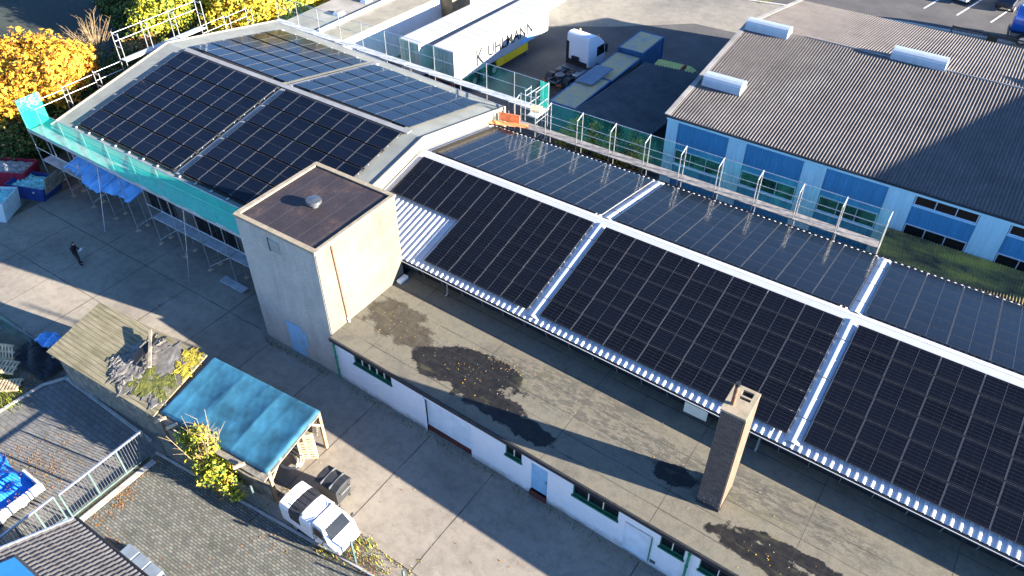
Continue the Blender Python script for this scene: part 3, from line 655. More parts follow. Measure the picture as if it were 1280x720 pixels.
b.box((FX1-.25, FY(FX1)+.25, 0), (FX1, 24.2, H), 'white_brick'); b.build('wall', fb, W=True)
b = MB()
roofp = [(FX0, FY(FX0)-.12), (FX1, FY(FX1)-.12), (FX1, eave_y(FX1)+.5), (FX0, eave_y(FX0)+.5)]
b.prism([(x, y) for x, y in roofp], H, FZ, 'flat_felt'); fr = b.build('roof', fb, W=True)
b = MB(); fbox(b, FX0, FX1, -.2, -.1, H-.12, FZ+.03, 'dark_fascia'); b.build('gutter', fr)
for (x0, x1, z0, z1, n, kind) in OPEN:
    b = MB()
    if kind == 'win':
        fbox(b, x0, x1, .1, .14, z0, z1, 'glass_dark'); w_ = b.build('window', fb, W=True)
        b = MB(); t = .05
        fbox(b, x0-.04, x1+.04, -.07, .1, z0-.09, z0, 'green_paint'); b.build('sill', w_)
        b = MB()
        for i in range(n+1):
            xx = x0+(x1-x0-t)*i/n; fbox(b, xx, xx+t*.8, .05, .098, z0, z1, 'pale_board' if 0 < i < n else 'green_paint')
        fbox(b, x0+t, x1-t, .04, .096, z0, z0+.07, 'green_paint'); fbox(b, x0+t, x1-t, .04, .096, z1-.05, z1, 'pale_board'); b.build('frame', w_)
    elif kind == 'gate':
        fbox(b, x0, x1, .12, .18, .35, z1, 'door_pale'); gt = b.build('garage_door', fb, W=True)
        b = MB(); fbox(b, x0, x1, .08, .2, 0, .35, 'red_plinth'); b.build('threshold', gt)
        b = MB(); fbox(b, x0-.12, x0, -.06, .1, 0, z1+.1, 'white_brick'); b.build('jamb', gt)
    elif kind == 'door':
        fbox(b, x0, x1, .1, .15, z0, z1, 'door_blue'); dd = b.build('door', fb, W=True)
        b = MB(); fbox(b, x0, x1, -.1, .12, 0, .3, 'red_plinth'); b.build('step', dd); b = MB(); fbox(b, x1-.16, x1-.08, .06, .1, 1.2, 1.35, 'steel'); b.build('handle', dd)
    else:
        fbox(b, x0, x1, .04, .09, z0, z1, 'door_pale'); fbox(b, x0, x1, -.03, .03, z1-.07, z1, 'kerb'); b.build('blocked_door', fb, W=True)
for xx in (-23.2, -3.4):
    b = MB(); y = FY(xx)-.1; b.tube((xx, y, .1), (xx, y, H-.1), .055, 'green_pipe', 8)
    for z in (.7, 1.6, 2.5): b.tube((xx, y, z), (xx, y, z+.06), .075, 'green_pipe', 8)
    b.build('downpipe', fb, W=True)
b = MB(); fbox(b, -5.05, -5.0, -.05, -.01, .3, 2.0, 'green_pipe'); fbox(b, -4.95, -4.7, -.03, .01, .3, .5, 'steel_dark'); b.build('vent_grille', fb, W=True)
# brick chimney standing on the flat roof
ch = thing('brick_chimney', 'tall dark brick chimney with cream cap on the flat roof', 'chimney', (-3.67, 20.47, FZ), 0)
b = MB(); b.box((-.47, -.72, 0), (.47, .72, 5.75), 'dark_brick', top=(.015, .015)); b.build('stack', ch)
b = MB(); b.box((-.5, -.75, 0), (.5, .75, .16), 'dark_fascia'); b.build('base_flashing', ch)
b = MB()
for a, c in (((-.5, -.75, 5.75), (-.12, .75, 5.85)), ((.3, -.75, 5.75), (.5, .75, 5.85)), ((-.12, -.75, 5.75), (.3, .1, 5.85)), ((-.12, .24, 5.75), (.3, .32, 5.85)), ((-.12, .6, 5.75), (.3, .75, 5.85))): b.box(a, c, 'cap_stone')
b.build('cap', ch)
b = MB(); b.box((-.13, .09, 5.752), (.31, .61, 5.758), 'black_sheet'); b.build('flue_opening', ch)
b = MB(); b.tube((-.2, -.3, 5.84), (-.2, -.3, 6.85), .085, 'rust', 12); b.tube((-.2, -.3, 6.85), (-.2, -.3, 6.98), .1, 'black_sheet', 12); b.build('flue_pipe', ch)
b = MB(); b.box((.47, -.68, 0), (.5, .68, 5.7), 'sunlit_brick'); b.build('sunlit_side', ch)  # paler sheet over the sun-facing bricks, sunlight painted into its colour

# ------------------------------------------------------------------ blue hall
BX0, BX1, BY0, BYR, BY1, BE, BR, BB = -17.6, 13.6, 44.2, 57.6, 71.5, 5.45, 7.0, 4.3
bh = thing('blue_hall', 'blue ribbed metal hall with grey corrugated cement roof at upper right', 'hall', (-2, 57.6, 0))
WY = 44.5
RIB = [(0, 0), (.5, 0), (.62, .03), (.88, .03)]
def clad(x0, x1, z0, z1, m, y=WY):
    b = MB(); corrugated(b, Patch((x0, y, z0), (x1, y, z0), (x1, y, z1), (x0, y, z1)), .26, RIB, m); return b.build('cladding', bh, W=True)
BAYS = [(-17.55, -16.75, 'l'), (-16.75, -13.25, 'd'), (-13.25, -12.05, 'l'), (-12.05, -8.35, 'd'), (-8.35, -6.95, 'l'), (-6.95, -3.3, 'd'), (-3.3, -1.8, 'l'), (-1.8, 1.7, 'u'), (1.7, 3.25, 'l'), (3.25, 6.75, 'u'), (6.75, 8.25, 'l'), (8.25, 11.75, 'u'), (11.75, 13.5, 'l')]
def bwin(x0, x1, z0, z1):
    b = MB(); b.box((x0, WY-.06, z0), (x1, WY-.01, z1), 'window_frame_pale'); w_ = b.build('window', bh, W=True)
    b = MB(); n = 3
    for i in range(n): b.box((x0+.06+(x1-x0-.06)*i/n, WY-.075, z0+.08), (x0+(x1-x0-.06)*(i+1)/n, WY-.062, z1-.07), 'glass_dark')
    b.build('pane', w_)
    b = MB(); b.box((x0-.03, WY-.16, z0-.06), (x1+.03, WY-.01, z0), 'fascia_blue'); b.build('sill', w_)
for x0, x1, k in BAYS:
    if k == 'l': clad(x0, x1, 0, BE-.1, 'clad_light', WY-.05)
    elif k == 'd':
        clad(x0, x1, 3.08, BE-.1, 'clad_dark'); clad(x0, x1, 0, 2.0, 'clad_dark'); bwin(x0+.05, x1-.05, 2.0, 3.08)
    else:
        bwin(x0+.04, x1-.04, 4.42, BE-.12); clad(x0, x1, 3.08, 4.42, 'clad_dark'); clad(x0, x1, 0, 2.02, 'clad_dark'); bwin(x0+.04, x1-.04, 2.02, 3.08)
b = MB(); b.extrude_x([(44.6, 0), (71.2, 0), (71.2, BB-.1), (BYR, BR-.12), (44.6, BE-.12)], BX0+.1, BX0+.3, 'clad_dark'); b.build('gable_wall', bh, W=True)
b = MB(); b.extrude_x([(44.6, 0), (71.2, 0), (71.2, BB-.1), (BYR, BR-.12), (44.6, BE-.12)], BX1-.3, BX1-.1, 'clad_dark'); b.build('gable_wall', bh, W=True)
b = MB(); b.box((BX0+.1, 71.0, 0), (BX1-.1, 71.2, BB-.1), 'clad_dark'); b.box((BX0+.3, 44.6, 0), (BX1-.3, 44.7, BE-.2), 'clad_dark'); b.build('inner_wall', bh, W=True)
bf = Patch((BX0, BY0, BE), (BX1, BY0, BE), (BX1, BYR, BR), (BX0, BYR, BR)); bbk = Patch((BX1, BY1, BB), (BX0, BY1, BB), (BX0, BYR, BR), (BX1, BYR, BR))
SIN2 = [(i/8, .07*(1-math.cos(2*math.pi*i/8))/2) for i in range(8)]
b = MB(); corrugated(b, bf, .2, SIN2, 'fibre_cement', True, (0, .5, 1)); corrugated(b, bbk, .2, SIN2, 'fibre_cement', True, (0, .5, 1)); broof = b.build('roof', bh, W=True)
b = MB(); b.box((BX0+.05, BY0+.06, BE-.32), (BX1, BY0+.14, BE-.04), 'fascia_blue'); b.build('fascia', broof)
b = MB(); b.tube((BX0, BY0-.06, BE-.02), (BX1, BY0-.06, BE-.02), .07, 'dark_fascia', 8); b.build('gutter', broof)
b = MB()
for P_, vv in ((bf, .0), ): b.bar(bf.p(0, 0)+Vector((.05, 0, .06)), bf.p(0, 1)+Vector((.05, 0, .06)), .34, .05, 'flat_grey')
b.build('verge_cap', broof)
b = MB(); b.bar(bbk.p(1, 0)+Vector((.05, 0, .06)), bbk.p(1, 1)+Vector((.05, 0, .06)), .34, .05, 'flat_grey'); b.build('verge_cap', broof)
b = MB(); b.tube((-13.2, BYR, BR+.05), (BX1, BYR, BR+.05), .07, 'batten_grey', 8); b.build('ridge_cap', broof)
def skylight(x0, x1, y0, y1, z, lab):
    t = thing('roof_skylight', lab, 'skylight', ((x0+x1)/2, (y0+y1)/2, z), 0, 'skylights on the blue hall'); hx, hy = (x1-x0)/2, (y1-y0)/2
    b = MB(); b.box((-hx, -hy, -.05), (hx, hy, .28), 'skylight_white', top=(.03, .03)); b.build('kerb', t)
    b = MB(); n = 8; prof = [(-hy*.97*math.cos(math.pi*i/n), .285+.42*math.sin(math.pi*i/n)) for i in range(n+1)]
    b.extrude_x(prof[::-1], -hx+.03, hx-.03, 'skylight_white'); b.build('dome', t)
skylight(-17.05, -14.3, 48.3, 49.6, bf.p(.1, .36).z+.05, 'white domed skylight nearest the left eave corner of the blue hall roof')
skylight(-17.45, -14.2, 56.6, 57.8, bf.p(.1, .94).z+.05, 'white domed skylight at the left end of the blue hall ridge')
skylight(-7.2, -3.6, 57.4, 58.7, BR+.0, 'white domed skylight astride the middle of the blue hall ridge')
# neighbour block off to the right whose shadow falls on the blue hall roof
nb_ = thing('neighbour_block', 'tall plain flat-roofed block standing right of the blue hall', 'building', (22, 55, 0))
b = MB(); b.box((16, 47.2, 0), (29, 63.4, 10.6), 'beige_wall'); b.build('wall', nb_, W=True)
b = MB(); b.box((15.9, 47.1, 10.6), (29.1, 63.5, 10.78), 'flat_grey'); b.build('roof', nb_, W=True)
# mossy lean-to
lt = thing('lean_to', 'low lean-to with moss-covered corrugated roof against the blue hall wall', 'lean-to', (5, 42.9, 0))
b = MB(); corrugated(b, Patch((-2.35, 41.4, 1.9), (13, 41.2, 1.9), (13, 44.35, 2.45), (-2.75, 44.35, 2.45)), .16, SINE, 'mossy_sheet', True); b.build('roof', lt, W=True)
b = MB(); b.box((-2.3, 41.6, 0), (13, 41.7, 1.85), 'wood_grey'); b.build('wall', lt, W=True)

# ------------------------------------------------------------------ scaffolding
def tube_part(parent, name, a, b_, r=.03, m='steel'):
    b = MB(); b.tube(a, b_, r, m, 6); return b.build(name, parent, W=True)
def hframe(parent, pa, pb, z0, z1, rungs, m='steel', plates=True):
    b = MB(); pa = Vector(pa); pb = Vector(pb); r = .032
    for p in (pa, pb):
        b.tube((p.x, p.y, z0), (p.x, p.y, z1), r, m, 6)
        if plates: b.box((p.x-.14, p.y-.14, z0), (p.x+.14, p.y+.14, z0+.04), 'wood_pale')
    for z in rungs: b.tube((pa.x, pa.y, z), (pb.x, pb.y, z), r*.9, m, 6)
    return b.build('frame', parent, W=True)
def deck(parent, a, c, z, m='deck_grey'):
    b = MB(); b.box((a[0], a[1], z-.06), (c[0], c[1], z), m); b.build('deck', parent, W=True)
def netting(parent, p0, p1, z0, z1, m, bulge=(0, -.12)):
    b = MB(); p0 = Vector(p0); p1 = Vector(p1); L = (p1-p0).length; n = max(4, int(L/.4)); rr = random.Random(int(L*10)); ph = rr.uniform(0, 6)
    def fn(u, v):
        p = p0.lerp(p1, u); k = abs(math.sin(u*L/2.4*math.pi))*math.sin(v*math.pi)*(.7+.3*math.sin(u*37+ph)); return (p.x+bulge[0]*k, p.y+bulge[1]*k, z0+(z1-z0)*v-.06*math.sin(math.pi*v)*abs(math.sin(u*L/2.4*math.pi)))
    b.grid(n, 6, fn, m); return b.build('net', parent, W=True)
sf = thing('eave_scaffold', 'steel scaffold with turquoise net along the shaded front of the tall hall', 'scaffold', (-41, 20.8, 0), 0, 'scaffolding round the halls')
YO, YI = 20.4, 21.15; fx = [-52.5+i*2.36 for i in range(10)]
for x in fx: hframe(sf, (x, YO), (x, YI), 0, 4.35, (.45, 2.0, 4.2))
for x in fx: tube_part(sf, 'net_post', (x, YO-.02, 4.35), (x, YO-.05, 6.55), .028)
for i, (a, c) in enumerate(zip(fx, fx[1:])):
    deck(sf, (a+.02, YO-.02), (c-.02, YI+.05), 4.35)
    if i in (0, 1, 2, 5, 6, 7, 8): deck(sf, (a+.02, YO), (c-.02, YI), 2.1)
    if i in (0, 2, 4, 5, 7): tube_part(sf, 'brace', (a, YO-.04, .3), (c, YO-.04, 2.05), .024)
    tube_part(sf, 'guard_rail', (a, YO-.05, 5.5), (c, YO-.05, 5.5), .024)
    if i in (0, 1, 5, 6, 7, 8): tube_part(sf, 'guard_rail', (a, YO-.03, 3.1), (c, YO-.03, 3.1), .022)
b = MB(); b.box((fx[0], YO-.09, 4.3), (fx[-1], YO-.05, 4.6), 'deck_grey'); b.build('toe_board', sf, W=True)
tube_part(sf, 'guard_rail', (fx[0], YO-.05, 6.53), (fx[-1], YO-.05, 6.53), .02)
netting(sf, (fx[0], YO-.08), (fx[-1]+.6, YO-.08), 4.4, 6.53, 'net_turquoise'); netting(sf, (fx[0]-.03, YO), (fx[0]-.03, YI+.8), 4.4, 6.5, 'net_turquoise', (-.1, 0))
tube_part(sf, 'prop', (-44.75, 19.1, 0), (-45.05, 20.36, 4.2), .028); tube_part(sf, 'prop', (-36.5, 19.15, 0), (-36.8, 20.36, 4.2), .028)
b = MB(); b.box((-34.6, 19.9, .12), (-32.6, 20.4, .2), 'deck_grey'); tag(b.build('spare_deck'), 'loose grey scaffold deck lying on the yard under the scaffold', 'scaffold deck')
# gable scaffold
sg = thing('gable_scaffold', 'steel scaffold with stepped guard rails behind the far gable of the tall hall', 'scaffold', (-52.7, 31.6, 0), 0, 'scaffolding round the halls')
gx0, gx1 = -53.1, -52.4
GY = [(23.75, 6.0), (26.2, 6.1), (28.45, 8.15), (30.8, 8.15), (33.15, 8.15), (35.6, 8.15), (37.8, 6.2), (40.0, 6.1)]
for y, z in GY: hframe(sg, (gx0, y), (gx1, y), 0, z, (2, 4, z-1.05, z-.15))
for (y0, z0), (y1, z1) in zip(GY, GY[1:]):
    zz = min(z0, z1)
    for dz in (.15, .75): tube_part(sg, 'guard_rail', (gx0, y0, zz-dz), (gx0, y1, zz-dz), .026)
    deck(sg, (gx0+.03, y0+.03), (gx1-.03, y1-.03), zz-2.05, 'deck_grey')
tube_part(sg, 'guard_rail', (gx0, 21.2, 5.2), (gx0, 23.75, 5.2), .026); tube_part(sg, 'guard_rail', (gx0, 21.2, 5.7), (gx0, 23.75, 5.7), .026)
# far-eave scaffold of the tall hall
sb = thing('far_eave_scaffold', 'steel scaffold with sheer green net along the far eave of the tall hall', 'scaffold', (-40, 42.8, 0), 0, 'scaffolding round the halls')
def yb2(x): return 42.55-(x+52)*.02
bx = [-53.2+i*2.45 for i in range(12)]
for x in bx: hframe(sb, (x, yb2(x)), (x, yb2(x)+.7), 0, 4.1, (2, 4.0)); tube_part(sb, 'net_post', (x, yb2(x)+.7, 4.1), (x, yb2(x)+.72, 6.0), .026)
for a, c in zip(bx, bx[1:]):
    deck(sb, (a+.02, yb2(a)), (c-.02, yb2(a)+.7), 4.05); tube_part(sb, 'guard_rail', (a, yb2(a)+.7, 5.05), (c, yb2(c)+.7, 5.05), .022); tube_part(sb, 'guard_rail', (a, yb2(a)+.7, 6.0), (c, yb2(c)+.7, 6.0), .022)
netting(sb, (bx[0], yb2(bx[0])+.74), (bx[-1], yb2(bx[-1])+.74), 4.05, 6.0, 'net_sheer', (0, .1))
hframe(sb, (bx[-1]+.75, 40.6), (bx[-1]+.75, 42.2), 0, 6.4, (2.2, 4.0, 5.2, 6.3)); hframe(sb, (bx[-1]+.05, 40.4), (bx[-1]+.05, 41.1), 4.1, 6.4, (5.2, 6.3), plates=False)
for z in (5.2, 5.9): tube_part(sb, 'guard_rail', (bx[-1]+.05, 40.45, z), (bx[-1]+.1, 42.2, z), .03)
deck(sb, (bx[-1]+.03, 40.7), (bx[-1]+.8, 42.3), 4.4)
netting(sb, (bx[-1]+.8, 42.25), (bx[-1]+.05, 42.25), 4.4, 6.3, 'net_turquoise', (0, .08))
# scaffold along the far eave of the low hall
sl = thing('low_eave_scaffold', 'steel scaffold with brown decks and green net behind the low hall', 'scaffold', (-15, 40.2, 0), 0, 'scaffolding round the halls')
lx = [-26.6+i*2.42 for i in range(11)]; Ya, Yb = 39.75, 40.45
for x in lx:
    hframe(sl, (x, Ya), (x, Yb), 0, 3.95, (2, 3.85))
    b = MB(); b.tube((x, Ya, 3.95), (x, Ya, 5.75), .032, 'steel'); b.tube((x, Yb, 3.95), (x, Yb, 6.05), .032, 'steel'); b.tube((x, Ya, 5.75), (x, Yb, 6.0), .03, 'steel'); b.build('guard_frame', sl, W=True)
for a, c in zip(lx, lx[1:]):
    deck(sl, (a+.02, Ya-.02), (c-.02, Yb+.02), 3.98, 'deck_wood'); tube_part(sl, 'guard_rail', (a, Yb, 5.0), (c, Yb, 5.0), .022); tube_part(sl, 'guard_rail', (a, Yb, 5.98), (c, Yb, 5.98), .022); tube_part(sl, 'guard_rail', (a, Yb, 4.5), (c, Yb, 4.5), .02)
netting(sl, (lx[0], Yb+.05), (lx[-1], Yb+.05), 4.0, 5.98, 'net_sheer', (0, .06)); netting(sl, (lx[-1]+.02, Yb), (lx[-1]+.02, Ya), 4.0, 5.8, 'net_sheer', (.05, 0))
b = MB(); b.box((-27.6, 39.55, 4.15), (-26.2, 39.62, 4.75), 'orange_board', rot=.25); tag(b.build('formwork_board'), 'orange formwork board standing upright on the scaffold corner by the white gable', 'board')
b = MB(); b.bar((-27.9, 38.6, 4.3), (-25.6, 39.9, 4.06), .45, .05, 'orange_board'); tag(b.build('formwork_board'), 'orange board lying flat on the scaffold corner by the white gable', 'board')
b = MB(); b.box((-26.4, 41.2, 4.45), (-25.7, 41.9, 4.6), 'wood_pale', rot=.3); tag(b.build('plank_stack'), 'small pale plank stack on the scaffold tower deck beside the truck', 'planks')
# light blue awning under the front scaffold
aw = thing('blue_awning', 'light blue ragged canopy sheet on ribs under the tall hall scaffold', 'awning', (-46.5, 21.5, 0))
b = MB(); rr = random.Random(3)
b.grid(40, 5, lambda u, v: (-49.6+7.2*u+.5*v, 20.0+1.75*v+(.9*(1-v)*max(0, .35-u)) + (.25*(1-v)*math.sin(u*9)) + (.12*(1-v)*rr.uniform(-1, 1) if v < .1 else 0), 2.55+.75*v+.08*math.sin(u*40)), 'tarp_light'); b.build('sheet', aw, W=True)
for i in range(6): x = -49.2+i*1.35; tube_part(aw, 'rib', (x, 20.1, 2.68), (x+.4, 21.8, 3.42), .05, 'tarp_light')

# ------------------------------------------------------------------ back yard: buildings, trailers, truck, containers
rb_ = thing('flat_annex', 'long pale flat-roofed annex with white side wall behind the tall hall', 'building', (-49.8, 57, 0))
b = MB(); b.prism([(-53.0, 43.9), (-46.5, 43.9), (-45.7, 56), (-45.3, 72), (-53, 72)], 0, 3.45, 'white_paint'); b.build('wall', rb_, W=True)
b = MB(); b.prism([(-53.2, 43.7), (-46.35, 43.7), (-45.55, 56), (-45.15, 72.2), (-53.2, 72.2)], 3.45, 3.6, 'flat_beige'); r2 = b.build('roof', rb_, W=True)
b = MB(); b.prism([(-53.1, 43.8), (-49.2, 43.8), (-48.4, 72), (-53.1, 72)], 3.6, 3.66, 'flat_grey'); b.build('roof_field', r2)
b = MB(); b.bar((-49.1, 43.8, 3.7), (-48.2, 72, 3.7), .3, .22, 'white_paint'); b.build('parapet', r2)
for y in (47, 50.5, 54): tag(MB().box((-50.6, y, 3.66), (-49.9, y+.9, 3.95), 'steel', top=(.1, .1)).build('roof_hatch'), 'small grey roof hatch on the pale annex, %s of three' % {47: 'nearest', 50.5: 'middle', 54: 'farthest'}[y], 'roof hatch', 'hatches on the pale annex')
bp = thing('beige_stack', 'square beige masonry stack beside the white trailers', 'stack', (-45.0, 57.4, 0))
b = MB(); b.box((-1, -1.4, 0), (.6, 1.4, 7.0), 'beige_wall'); b.build('shaft', bp); b = MB(); b.box((-1.1, -1.5, 7.0), (.7, 1.5, 7.2), 'cap_stone'); b.build('cap', bp)
ps = thing('pale_shed', 'pale blue-grey shed behind the white trailers', 'shed', (-42.5, 66, 0))
b = MB(); b.box((-2.6, -3, 0), (2.2, 4, 4.6), 'pale_blue_wall'); b.build('wall', ps); b = MB(); b.box((-2.8, -3.2, 4.6), (2.4, 4.2, 4.75), 'flat_grey'); b.build('roof', ps)

def trailer(lab, rx, ry, yaw, w_, L, lettered):
    t = thing('box_trailer', lab, 'trailer', (rx, ry, 0), yaw, 'white box trailers parked side by side')
    b = MB(); b.box((-w_/2, 0, 1.25), (w_/2, L, 4.0), 'trailer_white'); bo = b.build('body', t, bevel=.03)
    b = MB()
    for z in (1.32, 3.9): b.box((-w_/2-.02, -.02, z), (w_/2+.02, .05, z+.1), 'alu')
    for x in (-w_/2, w_/2-.06): b.box((x, -.02, 1.42), (x+.08, .05, 3.9), 'alu')
    b.build('rear_frame', bo)
    for s in (-1, 1):
        b = MB(); b.box((s*w_/4-w_/4+.09 if s < 0 else .015, -.035, 1.43), (-.015 if s < 0 else w_/2-.09, -.022, 3.88), 'trailer_white')
        d_ = b.build('rear_door', bo); b = MB()
        for dx in (.18, .42): b.tube((s*dx, -.07, 1.4), (s*dx, -.07, 3.9), .022, 'steel', 6)
        for z in (1.9, 2.9): b.tube((s*.18, -.07, z), (s*.42, -.07, z), .022, 'steel', 6)
        b.build('lock_rod', d_)
    b = MB()
    for i in range(1, 14): b.box((-w_/2+.04, L*i/14-.03, 4.0), (w_/2-.04, L*i/14+.03, 4.006), 'trailer_white')
    b.build('roof_rib', bo)['kind'] = 'stuff'
    b = MB()
    for s in (-1, 1): b.box((s*.45-.07, .3, .95), (s*.45+.07, L-.3, 1.25), 'steel_dark')
    for i in range(8): b.box((-.5, .4+i*1.6, 1.0), (.5, .5+i*1.6, 1.2), 'steel_dark')
    b.build('chassis', t)
    for i in range(3):
        for s in (-1, 1): b = MB(); b.wheel((s*(w_/2-.2), 2.6+i*1.35, .5), .5, .34, (1, 0, 0), 'black_rubber', 'steel'); b.build('wheel', t)
    b = MB()
    for s in (-1, 1): b.box((s*.7-.06, L-3, 0), (s*.7+.06, L-2.85, 1.2), 'steel_dark'); b.box((s*.7-.15, L-3.1, 0), (s*.7+.15, L-2.75, .05), 'steel_dark')
    b.box((-.7, L-2.97, .7), (.7, L-2.88, .8), 'steel_dark'); b.build('landing_leg', t)
    b = MB(); b.box((w_/2-.25, 5.6, .5), (w_/2-.02, 10.2, 1.2), 'yellow_paint'); b.build('side_skirt', t, bevel=.02)
    for s in (-1, 1): b = MB(); b.box((s*(w_/2-.3)-.15, -.06, 1.05), (s*(w_/2-.3)+.15, 0, 1.18), 'red_lamp'); b.build('tail_light', t)
    if lettered:
        b = MB(); b.box((w_/2, 9.1, 1.4), (w_/2+.012, 11.0, 1.75), 'tarp_light'); b.build('blue_decal', bo)
        y = 2.9; 
        def letter(txt, y, z, size, m, sx=1.0):
            cu = bpy.data.curves.new('txt', 'FONT'); cu.body = txt; cu.size = size; cu.extrude = .004; cu.offset = .022
            o = bpy.data.objects.new('txt', cu); COL.objects.link(o); dg = bpy.context.evaluated_depsgraph_get(); me = bpy.data.meshes.new_from_object(o.evaluated_get(dg)); bpy.data.objects.remove(o); bpy.data.curves.remove(cu)
            me.materials.clear(); me.materials.append(MATS[m]); q = bpy.data.objects.new('lettering', me); COL.objects.link(q); q.parent = bo
            q.matrix_local = Matrix(((0, 0, 1, w_/2+.008), (sx, 0, 0, y), (0, 1, 0, z), (0, 0, 0, 1))); return q
        letter('K', 2.75, 1.75, 2.0, 'letter_grey', .8); letter('UHLMANN', 4.35, 2.0, 1.4, 'letter_grey', .95)
    return t
trailer('white box trailer with dark lettering and yellow skirt nearest the truck', -38.0, 46.42, -math.atan2(.6, 13.15), 2.16, 13.3, True)
trailer('plain white box trailer between the lettered trailer and pale annex', -41.15, 46.0, -R_(3.6), 2.1, 13.3, False)

# tractor unit, forward = +y
tr = thing('lorry_tractor', 'white lorry tractor unit parked without trailer beside the rusty containers', 'lorry', (-30.95, 52.0, 0), -R_(5))
b = MB()
for s in (-1, 1): b.box((s*.42-.06, -.3, .75), (s*.42+.06, 5.4, 1.0), 'steel_dark')
for y in (-.25, .5, 1.4, 2.2): b.box((-.42, y, .8), (.42, y+.1, .95), 'steel_dark')
b.build('chassis', tr)
b = MB(); b.box((-.45, .35, 1.0), (.45, 1.35, 1.12), 'black_rubber', top=(.08, .1)); b.tube((0, .85, 1.12), (0, .85, 1.17), .42, 'steel_dark', 16); b.build('fifth_wheel', tr)
for (y, tw2) in ((.85, .5), (4.55, .32)):
    for s in (-1, 1): b = MB(); b.wheel((s*(1.12-tw2/2), y, .5), .5, tw2, (1, 0, 0), 'black_rubber', 'steel'); b.build('wheel', tr)
for s in (-1, 1):
    b = MB(); pr = [(.85+.62*math.cos(math.pi*i/10), .52+.6*math.sin(math.pi*i/10)) for i in range(11)]; inn = [(.85+.57*math.cos(math.pi*i/10), .52+.55*math.sin(math.pi*i/10)) for i in range(10, -1, -1)]
    b.extrude_x(pr+inn, s*.9-.28, s*.9+.28, 'black_plastic'); b.build('mudguard', tr)
    b = MB(); b.box((s*.85-.28, 1.75, .45), (s*.85+.28, 3.35, 1.02), 'steel' if s > 0 else 'steel_dark'); b.build('fuel_tank', tr, bevel=.08)
    b = MB(); b.box((s*.75-.2, -.36, .75), (s*.75+.2, -.28, .9), 'red_lamp'); b.build('tail_light', tr)
b = MB(); b.box((-1.0, 2.4, 1.02), (.8, 3.2, 1.08), 'steel_dark'); b.build('catwalk', tr)
prof = [(3.3, 1.15), (5.75, .55), (5.82, .9), (5.78, 1.9), (5.55, 2.75), (5.0, 3.25), (4.2, 3.72), (3.55, 3.8), (3.3, 3.65)]
b = MB(); b.extrude_x(prof, -1.14, 1.14, 'truck_white'); cb = b.build('cab', tr, bevel=.07)
b = MB(); b.box((-1.18, 3.28, .5), (-.9, 3.36, 3.0), 'black_sheet'); b.box((-.95, 3.2, 1.05), (.95, 3.31, 1.5), 'black_sheet'); b.box((-.5, 3.1, 1.4), (.15, 3.3, 1.85), 'black_sheet'); b.build('rear_panel', cb)
b = MB(); q = lambda y, z, x: (x, y, z); n_ = Vector((0, .035, .02)); b.face([Vector((-1.02, 5.80, 1.95))+n_, Vector((1.02, 5.80, 1.95))+n_, Vector((.98, 5.57, 2.72))+n_, Vector((-.98, 5.57, 2.72))+n_], 'glass_dark'); b.build('windscreen', cb)
b = MB(); b.face([Vector((-1.0, 5.53, 2.82))+n_, Vector((1.0, 5.53, 2.82))+n_, Vector((1.0, 5.1, 3.2))+n_, Vector((-1.0, 5.1, 3.2))+n_], 'black_sheet'); b.build('sun_visor', cb)
for s in (-1, 1):
    b = MB(); x = s*1.146; pts = [(x, 4.5, 1.75), (x, 5.66, 1.75), (x, 5.5, 2.6), (x, 4.5, 2.6)]; b.face(pts if s > 0 else pts[::-1], 'glass_dark'); b.build('side_window', cb)
    b = MB(); pr = [(4.55+.62*math.cos(math.pi*i/10), .5+.62*math.sin(math.pi*i/10)) for i in range(11)]; b.face([(s*1.15, y, z) for y, z in (pr if s > 0 else pr[::-1])], 'black_sheet'); b.build('wheel_arch', cb)
    b = MB(); b.box((s*1.33-.1, 5.55, 1.9), (s*1.33+.1, 5.7, 2.6), 'black_plastic'); b.tube((s*1.1, 5.6, 2.55), (s*1.3, 5.62, 2.5), .025, 'black_plastic'); b.build('mirror', cb)
    b = MB(); b.tube((s*.95, 4.9, 3.35), (s*.95, 4.9, 3.55), .07, 'orange_board', 10); b.build('beacon', cb)

def container(lab, x0, x1, y0, y1, h, m, mroof, yaw=0):
    t = thing('shipping_container', lab, 'container', ((x0+x1)/2, (y0+y1)/2, 0), yaw, 'containers in the lorry yard'); hx, hy = (x1-x0)/2, (y1-y0)/2
    b = MB()
    for s in (1, -1):
        P1 = Patch((s*hx, -s*hy, .12), (s*hx, s*hy, .12), (s*hx, s*hy, h-.1), (s*hx, -s*hy, h-.1)); corrugated(b, P1, .28, [(0, -.03), (.35, -.03), (.5, 0), (.85, 0)], m)
    b.box((-hx+.06, -hy+.05, .1), (hx-.06, hy-.05, h-.08), m); b.build('wall', t)
    b = MB()
    for sx in (-1, 1):
        for sy in (-1, 1): b.box((sx*hx-.08, sy*hy-.08, 0), (sx*hx+.08, sy*hy+.08, h), m)
        b.box((sx*hx-.06, -hy, h-.12), (sx*hx+.06, hy, h-.003), m)
    for sy in (-1, 1): b.box((-hx, sy*hy-.06, h-.12), (hx, sy*hy+.06, h-.006), m)
    b.build('corner_frame', t)
    b = MB(); b.grid(14, 24, lambda u, v: (-hx+.05+(2*hx-.1)*u, -hy+.05+(2*hy-.1)*v, h-.02+.02*math.sin(v*44)), mroof); b.build('roof', t)
    b = MB(); b.box((-hx+.12, -hy-.03, .2), (-.01, -hy+.04, h-.15), m); b.build('door', t); b = MB(); b.box((.01, -hy-.03, .2), (hx-.12, -hy+.04, h-.15), m); b.build('door', t)
    return t
container('rust-stained container nearest the netted scaffold, left of the dark corrugated canopy', -27.8, -25.55, 46.2, 51.6, 2.6, 'container_blue', 'rusty_roof')
